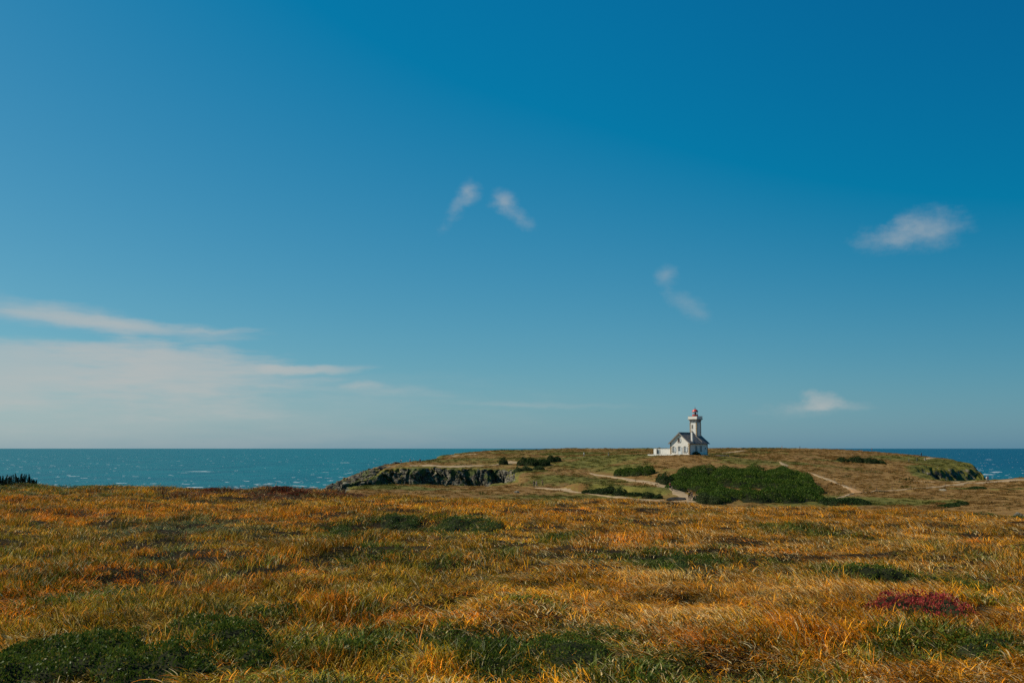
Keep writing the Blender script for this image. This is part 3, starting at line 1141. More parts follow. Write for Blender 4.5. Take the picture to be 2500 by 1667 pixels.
mb.box((tx0 - g2, ty0 - g2 + 0.32, 13.0), (tx0 - g2 + 0.32, ty1 + g2 - 0.32, 13.10))
mb.box((tx1 + g2 - 0.32, ty0 - g2 + 0.32, 13.0), (tx1 + g2, ty1 + g2 - 0.32, 13.10))
mb.build('parapet_coping', PALE_STONE, gallery)
# lantern
lc = (mid_x, ty0 + TS / 2)
lant = MB().lathe([(0.98, 12.22), (0.98, 13.58), (1.02, 13.60), (1.02, 13.68), (0.9, 13.70)], lc, 28).build('lantern_base', REDPAINT, house)
MB().lathe([(0.90, 13.70), (0.90, 14.60)], lc, 28).build('lantern_glazing', LGLASS, lant)
for k in range(8):
    mb = MB()
    q = 2 * math.pi * k / 8 + 0.3
    x, y = lc[0] + 0.93 * math.cos(q), lc[1] + 0.93 * math.sin(q)
    mb.box((x - 0.03, y - 0.03, 13.70), (x + 0.03, y + 0.03, 14.62))
    mb.build('glazing_bar', SHUTTER, lant)
lens = MB().lathe([(0.16, 13.70), (0.16, 13.85), (0.34, 13.95), (0.42, 14.15), (0.34, 14.35), (0.15, 14.45)], lc, 20).build('lens', GLASS, lant, smooth=True)
dome = MB().lathe([(1.03, 14.56), (1.06, 14.62), (1.03, 14.70), (0.93, 14.98), (0.74, 15.24), (0.46, 15.42), (0.20, 15.50), (0.14, 15.52)], lc, 28)
dome = dome.build('lantern_dome', REDPAINT, lant, smooth=True)
MB().lathe([(0.07, 15.50), (0.08, 15.60), (0.17, 15.68), (0.19, 15.78), (0.12, 15.88), (0.03, 15.92), (0.02, 16.6), (0.012, 16.62)], lc, 12).build('finial', DARKMETAL, lant, smooth=True)

# low white outbuilding to the left of the house
AL = 7.0
A0 = Vector(HC) + gable_dir * (GW + 0.25) + side_dir * 1.2
annex = thing('outbuilding', 'low flat white walled yard building attached left of the lighthouse house', 'outbuilding', A0, -HANG)
MB().box((-AL, 0, -1.2), (-0.0, 3.2, 2.15)).build('wall', WHITE, annex)
MB().box((-AL - 0.07, -0.07, 2.15), (-0.001, 3.27, 2.25)).build('coping', PALE_STONE, annex)
MB().box((-AL + 0.02, -0.5, -1.2), (-AL + 1.15, -0.001, 2.12)).build('buttress_wall', WHITE, annex)
MB().box((-AL + 1.152, -0.04, 0.05), (-AL + 1.32, -0.001, 1.95)).build('door_post', STONE, annex)
d = MB().box((-AL + 1.322, -0.035, 0.05), (-AL + 2.3, -0.001, 1.9)).build('door', GREYDOOR, annex)
MB().box((-AL + 2.1, -0.09, 0.95), (-AL + 2.2, -0.036, 1.05)).build('handle', DARKMETAL, d)
MB().box((-AL + 2.302, -0.04, 0.05), (-AL + 2.42, -0.001, 1.95)).build('door_post', PALE_STONE, annex)
quoins([(0.0, 0.0, 1, -1)], 0.1, 2.1, 0.40, 0.25, 0.28, annex, STONE)

# pale terrace wall in front
T0 = Vector(HC) + gable_dir * (GW + 8.6) - side_dir * 0.8
terr = thing('terrace_wall', 'low pale stone terrace edge in front of the outbuilding', 'wall', T0, -HANG)
mb = MB()
x, k = 0.0, 0
rr = random.Random(3)
while x < 10.6:
    L = rr.uniform(0.5, 1.1)
    mb.box((x, -rr.uniform(0.0, 0.12), -1.0), (x + L - 0.03, 0.7, 0.28 + rr.uniform(-0.1, 0.05)))
    x += L
o = mb.build('stones', WHITE, terr)
o['kind'] = 'stuff'
q = HC
slab = MB().box((0.4, 5.0, -0.6), (4.6, 17.0, 0.02)).build('paved_yard', PALE_STONE)
slab.location = HC
slab.rotation_euler = (0, 0, -HANG)
slab.location.z = HC[2] - 0.08
slab['kind'] = 'structure'
slab2 = MB().box((0.2, -2.6, -0.8), (0.7, 4.5, 0.0)).build('paved_yard', PALE_STONE)
slab2.location = HC
slab2.rotation_euler = (0, 0, -HANG)
slab2.location.z = HC[2] - 0.05
slab2['kind'] = 'structure'


# ================================================================== vegetation
def leaf_mesh(name, centres, size, up=0.0, seed=1, aspect=0.55, lean=None):
    """small diamond leaves at the given centres, each turned at random; up > 0 makes them stand"""
    r = np.random.default_rng(seed)
    n = len(centres)
    d = r.normal(size=(n, 3))
    d[:, 2] = np.abs(d[:, 2]) * (1 + up * 4) + up
    if lean is not None:
        d += np.array(lean)
    d /= np.linalg.norm(d, axis=1)[:, None]
    e = np.cross(d, r.normal(size=(n, 3)))
    e /= np.linalg.norm(e, axis=1)[:, None] + 1e-9
    s = size * r.uniform(0.6, 1.3, n)[:, None]
    a = centres - d * s * 0.5
    b = centres + e * s * aspect * 0.5
    c = centres + d * s * 0.5
    f = centres - e * s * aspect * 0.5
    v = np.stack([a, b, c, f], 1).reshape(-1, 3)
    me = mesh_np(name, v, np.arange(4 * n).reshape(n, 4))
    at = me.attributes.new('leaf', 'FLOAT', 'FACE')
    at.data.foreach_set('value', r.random(n).astype(np.float32))
    return me


def dome_height(x, y, domes):
    z = np.full(x.shape, -1e9)
    for cx, cy, rx, ry, h in domes:
        q = 1 - ((x - cx) / rx) ** 2 - ((y - cy) / ry) ** 2
        z = np.maximum(z, np.where(q > 0, h * np.sqrt(np.clip(q, 0, 1)), -1e9))
    return z


def shrub(name, label, cat, domes, gz, leaf, per_m2, mat, inner, seed=1, up=0.35, rough=0.25, wave=1.2, group=None, lean=None, aspect=0.55):
    """leafy mass: domes (cx, cy, rx, ry, h) in world metres standing on gz(x, y)"""
    r = np.random.default_rng(seed)
    dm = np.array(domes)
    x0, x1 = (dm[:, 0] - dm[:, 2]).min(), (dm[:, 0] + dm[:, 2]).max()
    y0, y1 = (dm[:, 1] - dm[:, 3]).min(), (dm[:, 1] + dm[:, 3]).max()
    cx, cy = dm[:, 0].mean(), dm[:, 1].mean()
    c0 = np.array((cx, cy, float(gz(cx, cy))))
    root = thing(name, label, cat, c0, 0, group)
    n = int((x1 - x0) * (y1 - y0) * per_m2)
    x, y = r.uniform(x0, x1, n), r.uniform(y0, y1, n)
    x = x + wave * 0.3 * fbm(x, y, wave, 2, seed + 3)
    def hole(a, b):
        return 1 - 0.95 * sstep(0.12, 0.42, fbm(a, b * 0.7, 0.55, 3, seed + 9)) if wave < 0.5 else 1.0
    h = dome_height(x, y, domes) * hole(x, y)
    k = h > 0.02
    x, y, h = x[k], y[k], h[k]
    h = h * (1 + rough * fbm(x, y, wave, 3, seed + 5))
    # most leaves near the surface, the steep rim gets more
    depth = 1 - 0.30 * r.random(len(x)) ** 2
    low = r.random(len(x)) < 0.30
    depth = np.where(low, r.random(len(x)), depth)
    z = gz(x, y) + np.maximum(h * depth, 0.02)
    cen = np.stack([x, y, z], -1) - c0
    link('foliage', leaf_mesh('foliage', cen, leaf, up, seed, aspect, lean), mat, root)['kind'] = 'stuff'
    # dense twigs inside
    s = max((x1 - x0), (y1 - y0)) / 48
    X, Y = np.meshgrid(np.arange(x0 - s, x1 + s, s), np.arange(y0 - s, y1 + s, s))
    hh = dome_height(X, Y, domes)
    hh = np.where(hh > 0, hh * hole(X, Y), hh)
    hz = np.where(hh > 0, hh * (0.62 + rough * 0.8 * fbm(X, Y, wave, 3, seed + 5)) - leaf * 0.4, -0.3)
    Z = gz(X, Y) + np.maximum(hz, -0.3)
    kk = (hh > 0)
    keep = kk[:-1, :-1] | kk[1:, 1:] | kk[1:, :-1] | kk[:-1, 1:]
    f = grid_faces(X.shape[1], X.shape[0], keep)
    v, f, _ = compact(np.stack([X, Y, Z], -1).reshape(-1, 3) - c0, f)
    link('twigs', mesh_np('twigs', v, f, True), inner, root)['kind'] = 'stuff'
    return root


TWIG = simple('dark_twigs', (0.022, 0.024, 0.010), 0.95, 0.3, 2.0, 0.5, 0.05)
GORSE = leafmat('gorse_leaves', ((0.018, 0.050, 0.005), (0.095, 0.145, 0.014), (0.15, 0.17, 0.02)), 0.6, 0.25, 0.22)
GORSE_DARK = leafmat('dark_bush_leaves', ((0.014, 0.034, 0.007), (0.044, 0.072, 0.014)), 0.6, 0.2, 0.4)
PALEBUSH = leafmat('pale_bush_leaves', ((0.045, 0.068, 0.02), (0.085, 0.105, 0.03)), 0.6, 0.25, 0.4)


def far_domes(lst):
    """(px, py_base, half width px, half depth m, height m)"""
    res = []
    for px, py, wpx, dep, h in lst:
        q = hit(px, py)
        res.append((q[0], q[1] + dep * 0.55, wpx / F * q[1], dep, h))
    return res


# the big thicket in the hollow
rr = random.Random(5)
doms = []
outline = [(1655, 1195, 30), (1670, 1172, 35), (1700, 1165, 40), (1700, 1195, 40), (1740, 1160, 45), (1740, 1185, 45), (1745, 1212, 42), (1790, 1160, 50),
           (1790, 1185, 50), (1790, 1215, 45), (1840, 1160, 50), (1840, 1190, 50), (1840, 1220, 48), (1890, 1165, 45), (1890, 1192, 48), (1890, 1222, 48),
           (1935, 1170, 42), (1935, 1197, 45), (1935, 1222, 45), (1970, 1190, 36), (1972, 1208, 38), (1985, 1222, 40), (1995, 1203, 26), (1915, 1160, 36),
           (1960, 1175, 28), (1775, 1173, 45), (1810, 1174, 45), (1845, 1176, 40), (1762, 1226, 34), (1752, 1210, 26), (1712, 1180, 30), (1870, 1178, 40)]
for px, py, w in outline:
    doms += far_domes([(px, py, w * 0.85, 6.0, 1.35)])
    for k in range(2):
        doms += far_domes([(px + rr.uniform(-14, 14), py + rr.uniform(-5, 5), w * rr.uniform(0.40, 0.85), rr.uniform(3, 6), rr.uniform(1.0, 2.6))])
shrub('thicket', 'large dense dark green thicket filling the hollow below the lighthouse', 'thicket', doms, ground, 0.27, 60, GORSE, TWIG, 101, 0.5, 0.35, 2.6)
shrub('gorse_bush', 'round dark green bush beside the path at the thicket\'s left end', 'bush',
      far_domes([(1616, 1178, 14, 2.0, 2.0), (1628, 1183, 17, 2.4, 2.4), (1640, 1184, 12, 2, 1.9)]), ground, 0.26, 90, GORSE_DARK, TWIG, 102, 0.4)
shrub('gorse_bush', 'long low green bush on the heath above the knoll path', 'bush',
      far_domes([(1515, 1161, 16, 2.4, 1.9), (1535, 1161, 18, 3, 2.0), (1560, 1160, 20, 3, 2.0), (1585, 1159, 18, 2.6, 2.0)]), ground, 0.28, 90, GORSE, TWIG, 103, 0.4)
shrub('gorse_bush', 'wide dark green bush above the head of the rocky inlet', 'bush',
      far_domes([(1278, 1136, 18, 3, 2.1), (1300, 1137, 20, 3.4, 2.3), (1325, 1137, 20, 3.2, 2.0)]), ground, 0.28, 90, GORSE_DARK, TWIG, 104, 0.4)
shrub('gorse_bush', 'small dark green bush just behind the wide bush above the inlet', 'bush',
      far_domes([(1345, 1128, 11, 2.4, 1.9), (1360, 1127, 11, 2.4, 1.7)]), ground, 0.28, 90, GORSE_DARK, TWIG, 105, 0.4)
shrub('gorse_bush', 'small round dark bush standing alone on the cliff top', 'bush',
      far_domes([(1229, 1134, 12, 1.8, 2.1)]), ground, 0.24, 120, GORSE_DARK, TWIG, 106, 0.4)
shrub('gorse_bush', 'pale green bush in front of the thicket beside the people on the path', 'bush',
      far_domes([(1725, 1229, 24, 3, 1.7), (1745, 1231, 22, 3, 1.5), (1708, 1225, 14, 2, 1.1)]), ground, 0.24, 90, PALEBUSH, TWIG, 107, 0.4)
shrub('gorse_bush', 'low dark green bush at the thicket\'s right end behind the grass', 'bush',
      far_domes([(2040, 1232, 30, 4, 1.1), (2075, 1233, 32, 4, 1.0), (2105, 1232, 30, 4, 0.9)]), ground, 0.24, 80, GORSE_DARK, TWIG, 108, 0.4)
shrub('gorse_bush', 'flat dark green heather patch low on the right slope', 'bush',
      far_domes([(2355, 1233, 14, 2.0, 0.7), (2330, 1237, 18, 2, 0.5), (2310, 1239, 12, 2, 0.4)]), ground, 0.2, 120, GORSE_DARK, TWIG, 109, 0.4)
shrub('gorse_bush', 'dark oval heather cushion below the two walkers on the right', 'bush',
      far_domes([(2385, 1194, 20, 1.5, 0.45), (2400, 1193.5, 12, 1.4, 0.5)]), ground, 0.2, 120, GORSE_DARK, TWIG, 110, 0.4)
shrub('gorse_bush', 'thin dark shrubs in front of the shaded side wall of the lighthouse house', 'bush',
      [(HC[0] + 1.9 + 0.8 * k, HC[1] + 1.2 + 1.0 * k, 0.9, 0.9, hh) for k, hh in ((0, 1.2), (1, 1.5), (2, 0.9))], lambda x, y: np.asarray(x) * 0 + HC[2] - 0.1, 0.2, 160, GORSE_DARK, TWIG, 111, 0.4)

shrub('scrub_and_shade', 'dark scrub for bracken and shade on the bank under the knoll in the middle of the valley', 'bush',
      far_domes([(1440, 1205, 22, 1.6, 0.7), (1472, 1206, 30, 2.2, 1.0), (1515, 1209, 20, 1.8, 1.3), (1548, 1211, 24, 1.6, 0.8)]), ground, 0.24, 110, GORSE_DARK, TWIG, 112, 0.3, 0.5)  # dark leaf colour stands for bracken and for shade on the bank
shrub('scrub_and_shade', 'small dark clump for growth and shade right of the bank under the knoll', 'bush',
      far_domes([(1585, 1216, 18, 1.4, 1.1), (1606, 1218, 14, 1.2, 0.9)]), ground, 0.22, 120, GORSE_DARK, TWIG, 113, 0.3, 0.5)  # carries on the bank's dark growth and painted shade
shrub('scrub_and_shade', 'olive scrub edging the rocky inlet left of the wide bush', 'bush',
      far_domes([(1262, 1152, 14, 2.5, 1.2), (1285, 1149, 16, 2.5, 1.2), (1315, 1147, 16, 2.0, 1.0)]), ground, 0.24, 110, PALEBUSH, TWIG, 114, 0.3, 0.5)
shrub('scrub_and_shade', 'thin dark strip of leaves standing for the shadow in the gully of the right heath', 'bush',
      far_domes([(2062, 1127.5, 16, 2.5, 1.2), (2095, 1130, 22, 3, 1.7), (2130, 1131.5, 22, 3, 1.6), (2155, 1132, 12, 2, 1.0)]), ground, 0.28, 80, GORSE_DARK, TWIG, 115, 0.3, 0.5)  # dark strip added for the shadow along the gully ledge

# small heather tussocks over the whole heath: uncountable, instanced
def tuft_blades(name, n, rad, h0, h1, wid, bend, wind=(0, 0), seg=3, seed=1, droop=1.0, spread=0.6):
    r = np.random.default_rng(seed)
    V, Fq, att = [], [], []
    base = 0
    for i in range(n):
        a, q = r.uniform(0, 2 * math.pi), rad * math.sqrt(r.random())
        bx, by = q * math.cos(a), q * math.sin(a)
        L = r.uniform(h0, h1)
        da = r.uniform(0, 2 * math.pi)
        lean = np.array((math.cos(da), math.sin(da))) * spread * r.random() + np.array(wind)
        bd = bend * r.uniform(0.4, 1.4)
        w = wid * r.uniform(0.7, 1.3)
        side_a = r.uniform(0, math.pi)
        sx, sy = math.cos(side_a), math.sin(side_a)
        p = np.array((bx, by, 0.0))
        ln = np.linalg.norm(lean) + 1e-6
        dirh = lean / ln
        ang = min(ln * 0.8, 1.1)
        st = L / seg
        for s in range(seg + 1):
            ww = w * (1 - 0.75 * (s / seg) ** 1.5) * 0.5
            V.append((p[0] - sx * ww, p[1] - sy * ww, p[2]))
            V.append((p[0] + sx * ww, p[1] + sy * ww, p[2]))
            if s < seg:
                Fq.append((base + 2 * s, base + 2 * s + 1, base + 2 * s + 3, base + 2 * s + 2))
                att.append(0)
            p = p + st * np.array((dirh[0] * math.sin(ang), dirh[1] * math.sin(ang), math.cos(ang)))
            ang = min(ang + bd * droop * 0.55, 2.3)
        att[-seg:] = [r.random()] * seg
        base += 2 * (seg + 1)
    me = mesh_np(name, V, Fq, True)
    at = me.attributes.new('leaf', 'FLOAT', 'FACE')
    at.data.foreach_set('value', np.array(att, np.float32))
    return me


def scatter(name, label, pts, rotz, scale, index, tint, protos, tilt=None):
    """many small plants as one object: points carrying rotation, size, kind and colour; geometry nodes put a tuft on each"""
    coll = bpy.data.collections.new(name + '_tufts')
    for k, (me, mat) in enumerate(protos):
        po = bpy.data.objects.new('%s_tuft_%02d' % (name, k), me)
        if not me.materials:
            me.materials.append(mat)
        coll.objects.link(po)
    me = bpy.data.meshes.new(name)
    me.vertices.add(len(pts))
    me.vertices.foreach_set('co', np.asarray(pts, np.float32).ravel())
    rot = np.zeros((len(pts), 3), np.float32)
    rot[:, 2] = rotz
    if tilt is not None:
        rot[:, :2] = tilt
    for nm, typ, arr in (('rot', 'FLOAT_VECTOR', rot), ('siz', 'FLOAT_VECTOR', np.asarray(scale, np.float32)), ('tint', 'FLOAT_COLOR', np.asarray(tint, np.float32))):
        a = me.attributes.new(nm, typ, 'POINT')
        a.data.foreach_set('color' if typ == 'FLOAT_COLOR' else 'vector', arr.ravel())
    a = me.attributes.new('idx', 'INT', 'POINT')
    a.data.foreach_set('value', np.asarray(index, np.int32))
    ob = link(name, me)
    ng = bpy.data.node_groups.new(name, 'GeometryNodeTree')
    ng.interface.new_socket('Geometry', in_out='INPUT', socket_type='NodeSocketGeometry')
    ng.interface.new_socket('Geometry', in_out='OUTPUT', socket_type='NodeSocketGeometry')
    N, Lk = ng.nodes, ng.links
    gi, go = N.new('NodeGroupInput'), N.new('NodeGroupOutput')
    ci = N.new('GeometryNodeCollectionInfo')
    ci.inputs['Collection'].default_value = coll
    ci.inputs['Separate Children'].default_value = True
    ci.inputs['Reset Children'].default_value = True

    def na(nm, dt):
        x = N.new('GeometryNodeInputNamedAttribute')
        x.data_type = dt
        x.inputs['Name'].default_value = nm
        return x.outputs['Attribute']
    ip = N.new('GeometryNodeInstanceOnPoints')
    Lk.new(gi.outputs[0], ip.inputs['Points'])
    Lk.new(ci.outputs[0], ip.inputs['Instance'])
    ip.inputs['Pick Instance'].default_value = True
    Lk.new(na('idx', 'INT'), ip.inputs['Instance Index'])
    er = N.new('FunctionNodeEulerToRotation')
    Lk.new(na('rot', 'FLOAT_VECTOR'), er.inputs[0])
    Lk.new(er.outputs[0], ip.inputs['Rotation'])
    Lk.new(na('siz', 'FLOAT_VECTOR'), ip.inputs['Scale'])
    Lk.new(ip.outputs[0], go.inputs[0])
    md = ob.modifiers.new('scatter', 'NODES')
    md.node_group = ng
    ob['kind'] = 'stuff'
    ob['label'] = label
    return ob


def tint_mat(name, rough=0.6, transl=0.35, var=0.45, straw=None, strawp=0.0, spec=0.25):
    """plant colour from the scatter's tint, varied blade by blade"""
    m, t, out = new_mat(name)
    tn = t.attr('tint', 'INSTANCER', 'Color')
    lf = t.attr('leaf')
    v = t.ramp(lf, 0, 1, 1 - var, 1 + var, False)
    cx = t.n.new('ShaderNodeVectorMath')
    cx.operation = 'SCALE'
    t.l.new(tn, cx.inputs[0])
    t.l.new(v, cx.inputs['Scale'])
    c = cx.outputs[0]
    if straw is not None:
        c = t.mix(t.ramp(lf, 1 - strawp - 0.02, 1 - strawp), c, straw)
    b = t.n.new('ShaderNodeBsdfPrincipled')
    t.l.new(c, b.inputs['Base Color'])
    b.inputs['Roughness'].default_value = rough
    b.inputs['Specular IOR Level'].default_value = spec
    tr = t.n.new('ShaderNodeBsdfTranslucent')
    t.l.new(c, tr.inputs[0])
    mx = t.n.new('ShaderNodeMixShader')
    mx.inputs[0].default_value = transl
    t.l.new(b.outputs[0], mx.inputs[1])
    t.l.new(tr.outputs[0], mx.inputs[2])
    t.l.new(mx.outputs[0], out.inputs[0])
    return m


HEATHTUFT = tint_mat('heath_tuft', 0.9, 0.45, 0.35, None, 0, 0.05)
nh = 60000
hx = RNG.uniform(-70, 250, nh)
hy = 165 + 325 * RNG.random(nh) ** 1.1
hpx = 1250 + hx / hy * F
k = (hpx > 780) & (hpx < 2620)
hx, hy = hx[k], hy[k]
hz = ground(hx, hy)
e = 0.8
gsl = np.hypot(ground(hx + e, hy) - ground(hx - e, hy), ground(hx, hy + e) - ground(hx, hy - e)) / (2 * e)
csd = coast_sd(hx, hy)
clump = fbm(hx, hy, 9, 3, 91)
k = (gsl < 0.9) & (csd < 0.5) & (RNG.random(len(hx)) < 0.55 + 0.5 * clump) & (hz > 3)
hx, hy, hz = hx[k], hy[k], hz[k]
gr, _ = paint(hx, hy, hz, np.ones_like(hx))
u = RNG.random(len(hx))
green_t = (gr + 0.35 * (u - 0.5)) > 0.42
tint = np.where(green_t[:, None], np.array([[0.095, 0.092, 0.018]]), np.array([[0.225, 0.122, 0.034]]))
dark = RNG.random(len(hx)) < 0.09
tint = np.where(dark[:, None], np.array([[0.085, 0.080, 0.020]]), tint) * RNG.uniform(0.7, 1.25, len(hx))[:, None]
tint = np.concatenate([tint, np.ones((len(hx), 1))], 1)
protos = []
for k in range(4):
    r = np.random.default_rng(300 + k)
    n = 70
    c = r.normal(size=(n, 3)) * np.array((0.28, 0.28, 0.10)) + np.array((0, 0, 0.10))
    c[:, 2] = np.abs(c[:, 2])
    protos.append((leaf_mesh('heather_tuft', c, 0.15, 0.5, 300 + k), HEATHTUFT))
sz = RNG.gamma(2.2, 0.26, len(hx))[:, None] * np.array([[1.3, 1.3, 0.6]]) + 0.25
# keep the tufts off the paths
onpath = np.zeros(len(hx), bool)
for o in list(COL.objects):
    if o.name.split('.')[0] in ('cliff_path', 'knoll_path', 'valley_path', 'heath_trail', 'earth_path', 'ridge_path', 'skyline_path', 'point_path'):
        co = np.zeros(len(o.data.vertices) * 3, np.float32)
        o.data.vertices.foreach_get('co', co)
        co = co.reshape(-1, 3)
        bx0, bx1, by0, by1 = co[:, 0].min() - 1, co[:, 0].max() + 1, co[:, 1].min() - 1, co[:, 1].max() + 1
        cand = np.where((hx > bx0) & (hx < bx1) & (hy > by0) & (hy < by1))[0]
        if len(cand):
            d2 = ((hx[cand, None] - co[None, :, 0]) ** 2 + (hy[cand, None] - co[None, :, 1]) ** 2).min(1)
            onpath[cand[d2 < 0.7]] = True
dh = np.abs(hx - HC[0] - 1) + np.abs(hy - HC[1] - 4) < 13
ok = ~onpath & ~dh
scatter('heather_tufts', 'low brown and olive heather tufts covering the headland', np.stack([hx, hy, hz], -1)[ok], RNG.uniform(0, 6.28, ok.sum()), sz[ok],
        RNG.integers(0, 4, ok.sum()), tint[ok], protos)

# ------------------------------------------------------------------ foreground grass
def zone(lst):
    res = []
    for px, py, rx, ry, a in lst:
        q = hit_near(px, py)
        q1, q2 = hit_near(px, min(py + ry, 1660)), hit_near(px, max(py - ry, 1235))
        res.append((q[0], q[1], max(rx / F * q[1], 0.2), max(abs(q2[1] - q1[1]) / 2, 0.35), a))
    return res


def zval(x, y, zs):
    g = np.zeros_like(x)
    for cx, cy, rx, ry, a in zs:
        g = np.maximum(g, a * np.exp(-0.9 * (((x - cx) / rx) ** 2 + ((y - cy) / ry) ** 2) ** 1.3))
    return g


Z_GREEN = zone([(960, 1268, 50, 10, .9), (1150, 1285, 95, 20, 1), (1250, 1308, 60, 10, .8), (1390, 1305, 60, 18, .8), (1180, 1358, 120, 10, .8), (760, 1470, 70, 22, .9),
                (1550, 1275, 55, 16, .8), (1690, 1372, 150, 20, 1), (1830, 1362, 160, 14, .9), (2000, 1385, 200, 16, .9), (1960, 1300, 130, 14, .85), (2160, 1315, 80, 14, .8),
                (2290, 1415, 120, 30, .9), (1350, 1610, 170, 60, 1), (1180, 1560, 220, 40, .7), (1000, 1600, 160, 60, .6), (1880, 1640, 110, 30, .9), (2380, 1600, 150, 60, .9),
                (2230, 1545, 70, 16, .9), (880, 1375, 70, 22, .8), (220, 1318, 60, 10, .7), (950, 1330, 50, 20, .8), (650, 1480, 200, 30, .5), (300, 1470, 140, 22, .6),
                (1050, 1385, 80, 20, .6), (1330, 1345, 80, 12, .7), (2400, 1490, 60, 20, .6), (60, 1185, 160, 5, .9), (200, 1188, 100, 5, .9), (1520, 1640, 120, 40, .6),
                (520, 1300, 120, 14, .5), (840, 1300, 60, 10, .5), (1250, 1455, 70, 12, .5)])
Z_BLUE = zone([(480, 1285, 130, 20, 1), (390, 1350, 60, 20, .8), (620, 1300, 60, 12, .7), (280, 1295, 70, 14, .5)])
Z_STRAW = zone([(1600, 1405, 110, 26, 1), (1540, 1390, 90, 14, .8), (1900, 1420, 200, 26, .9), (2000, 1450, 240, 30, .8), (330, 1522, 130, 18, .7), (1680, 1640, 120, 26, 1), (560, 1390, 90, 18, .7),
                (700, 1320, 100, 14, .6), (2250, 1345, 300, 30, .7), (2400, 1290, 200, 20, .6), (1450, 1480, 200, 30, .6), (2100, 1570, 160, 30, .6), (1780, 1560, 120, 20, .6),
                (950, 1630, 80, 30, .5), (1730, 1500, 200, 30, .5)])
Z_ORANGE = zone([(220, 1265, 240, 22, 1), (60, 1225, 160, 14, .8), (350, 1397, 90, 16, 1), (170, 1430, 110, 24, 1), (30, 1490, 60, 30, .9), (650, 1425, 90, 18, .8), (1570, 1318, 130, 16, .9),
                 (1500, 1330, 60, 16, .7), (1690, 1560, 180, 30, .9), (1230, 1480, 130, 16, .8), (930, 1480, 90, 26, .9), (1990, 1650, 120, 20, .8), (700, 1255, 200, 16, .7), (1000, 1235, 160, 10, .7),
                 (1400, 1255, 160, 12, .7), (1950, 1350, 130, 8, .7), (480, 1240, 160, 14, .8), (2160, 1550, 60, 10, .7), (2420, 1330, 100, 20, .6), (820, 1400, 70, 14, .7), (2200, 1640, 140, 16, .6)])
Z_RUST = zone([(700, 1199, 70, 2, .6), (530, 1199, 60, 2, .5), (840, 1207, 60, 2, .4)])

ng_ = 78000
gy_ = np.sqrt(RNG.uniform(4.6 ** 2, 47.0 ** 2, ng_))
gx_ = RNG.uniform(-1, 1, ng_) * (0.535 * gy_ + 1.6)
keepd = RNG.random(ng_) < np.clip(1.25 - gy_ / 44.0, 0.42, 1.0)
gx_, gy_ = gx_[keepd], gy_[keepd]
# more plants close by
nn = 14000
y2 = np.sqrt(RNG.uniform(4.6 ** 2, 14.0 ** 2, nn))
x2 = RNG.uniform(-1, 1, nn) * (0.535 * y2 + 1.6)
gx_, gy_ = np.concatenate([gx_, x2]), np.concatenate([gy_, y2])
n = len(gx_)
jx, jy = gx_ + 0.7 * fbm(gx_, gy_, 1.1, 3, 201), gy_ + 0.9 * fbm(gx_, gy_, 1.3, 3, 202)
zg, zb, zs, zo, zr = (zval(jx, jy, z) for z in (Z_GREEN, Z_BLUE, Z_STRAW, Z_ORANGE, Z_RUST))
gpx = 1250 + gx_ / gy_ * F
right = sstep(900, 1700, gpx)
nz1, nz2, nz3 = fbm(gx_, gy_ * 0.6, 1.9, 4, 211), fbm(gx_, gy_ * 0.6, 1.0, 3, 212), fbm(gx_, gy_, 6.0, 2, 213)
u = RNG.random(n)
PAL = dict(gold=(0.62, 0.245, 0.007), orange=(0.66, 0.185, 0.004), olive=(0.30, 0.195, 0.010), green=(0.085, 0.120, 0.010), dgreen=(0.036, 0.066, 0.009),
           straw=(0.64, 0.385, 0.085), blue=(0.105, 0.130, 0.045), rust=(0.15, 0.035, 0.016))
wg = np.clip(1.15 * zg + 0.55 * nz1 + 0.35 * nz2 - 0.06, 0, None) * 1.5
wo_ = zo * 1.1 + np.clip(0.5 * nz1 - 0.3 * nz3, 0, None) * (1.0 - 0.55 * right) + 0.26
wst = zs * 1.0 + np.clip(nz2 * 0.6 + 0.2 * nz3, 0, None) * (0.20 + 0.40 * right)
wgo = 0.34 + 0.62 * right + 0.40 * sstep(12, 30, gy_)
wol = 0.42 * (1 - right) + 0.20 + np.clip(-nz1, 0, 1) * 0.5
names = ['gold', 'orange', 'olive', 'green', 'dgreen', 'straw', 'blue', 'rust']
Wt = np.stack([wgo, wo_, wol, wg * 1.15 + 0.16, np.clip(wg - 0.55, 0, None) * 1.2, wst, zb * 3.0, zr * 6.0], 1) ** 1.9
Wt /= Wt.sum(1, keepdims=True)
cum = np.cumsum(Wt, 1)
kind = (u[:, None] > cum).sum(1).clip(0, 7)
pal = np.array([PAL[k] for k in names])
soft = Wt @ pal
tint = 0.80 * pal[kind] + 0.20 * soft
tint = 1.18 * tint * (RNG.uniform(0.55, 1.40, n) * np.clip(1.0 + 0.45 * fbm(gx_, gy_, 0.8, 3, 241), 0.5, 1.5))[:, None]
tint = np.where((RNG.random(n) < 0.10)[:, None], np.array([[0.050, 0.052, 0.010]]), tint)  # some tufts tinted very dark, standing in for shaded gaps between blades
tint = np.concatenate([tint, np.ones((n, 1))], 1)
isgreen = (kind == 3) | (kind == 4)
swept = (RNG.random(n) < (0.17 + 0.60 * right) * np.where(isgreen, 0.35, 1.0)) | (kind == 5) & (RNG.random(n) < 0.7)
index = RNG.integers(0, 4, n)
index = np.where(swept, 4 + RNG.integers(0, 4, n), index)
index = np.where(isgreen & (RNG.random(n) < 0.40), 8 + RNG.integers(0, 2, n), index)
index = np.where((kind == 4) & (RNG.random(n) < 0.65), 10 + RNG.integers(0, 2, n), index)
index = np.where((~isgreen) & (RNG.random(n) < 0.02), 12 + RNG.integers(0, 2, n), index)
rotz = RNG.uniform(0, 6.283, n)
wdir = 1.1 * fbm(gx_, gy_, 2.0, 3, 221)
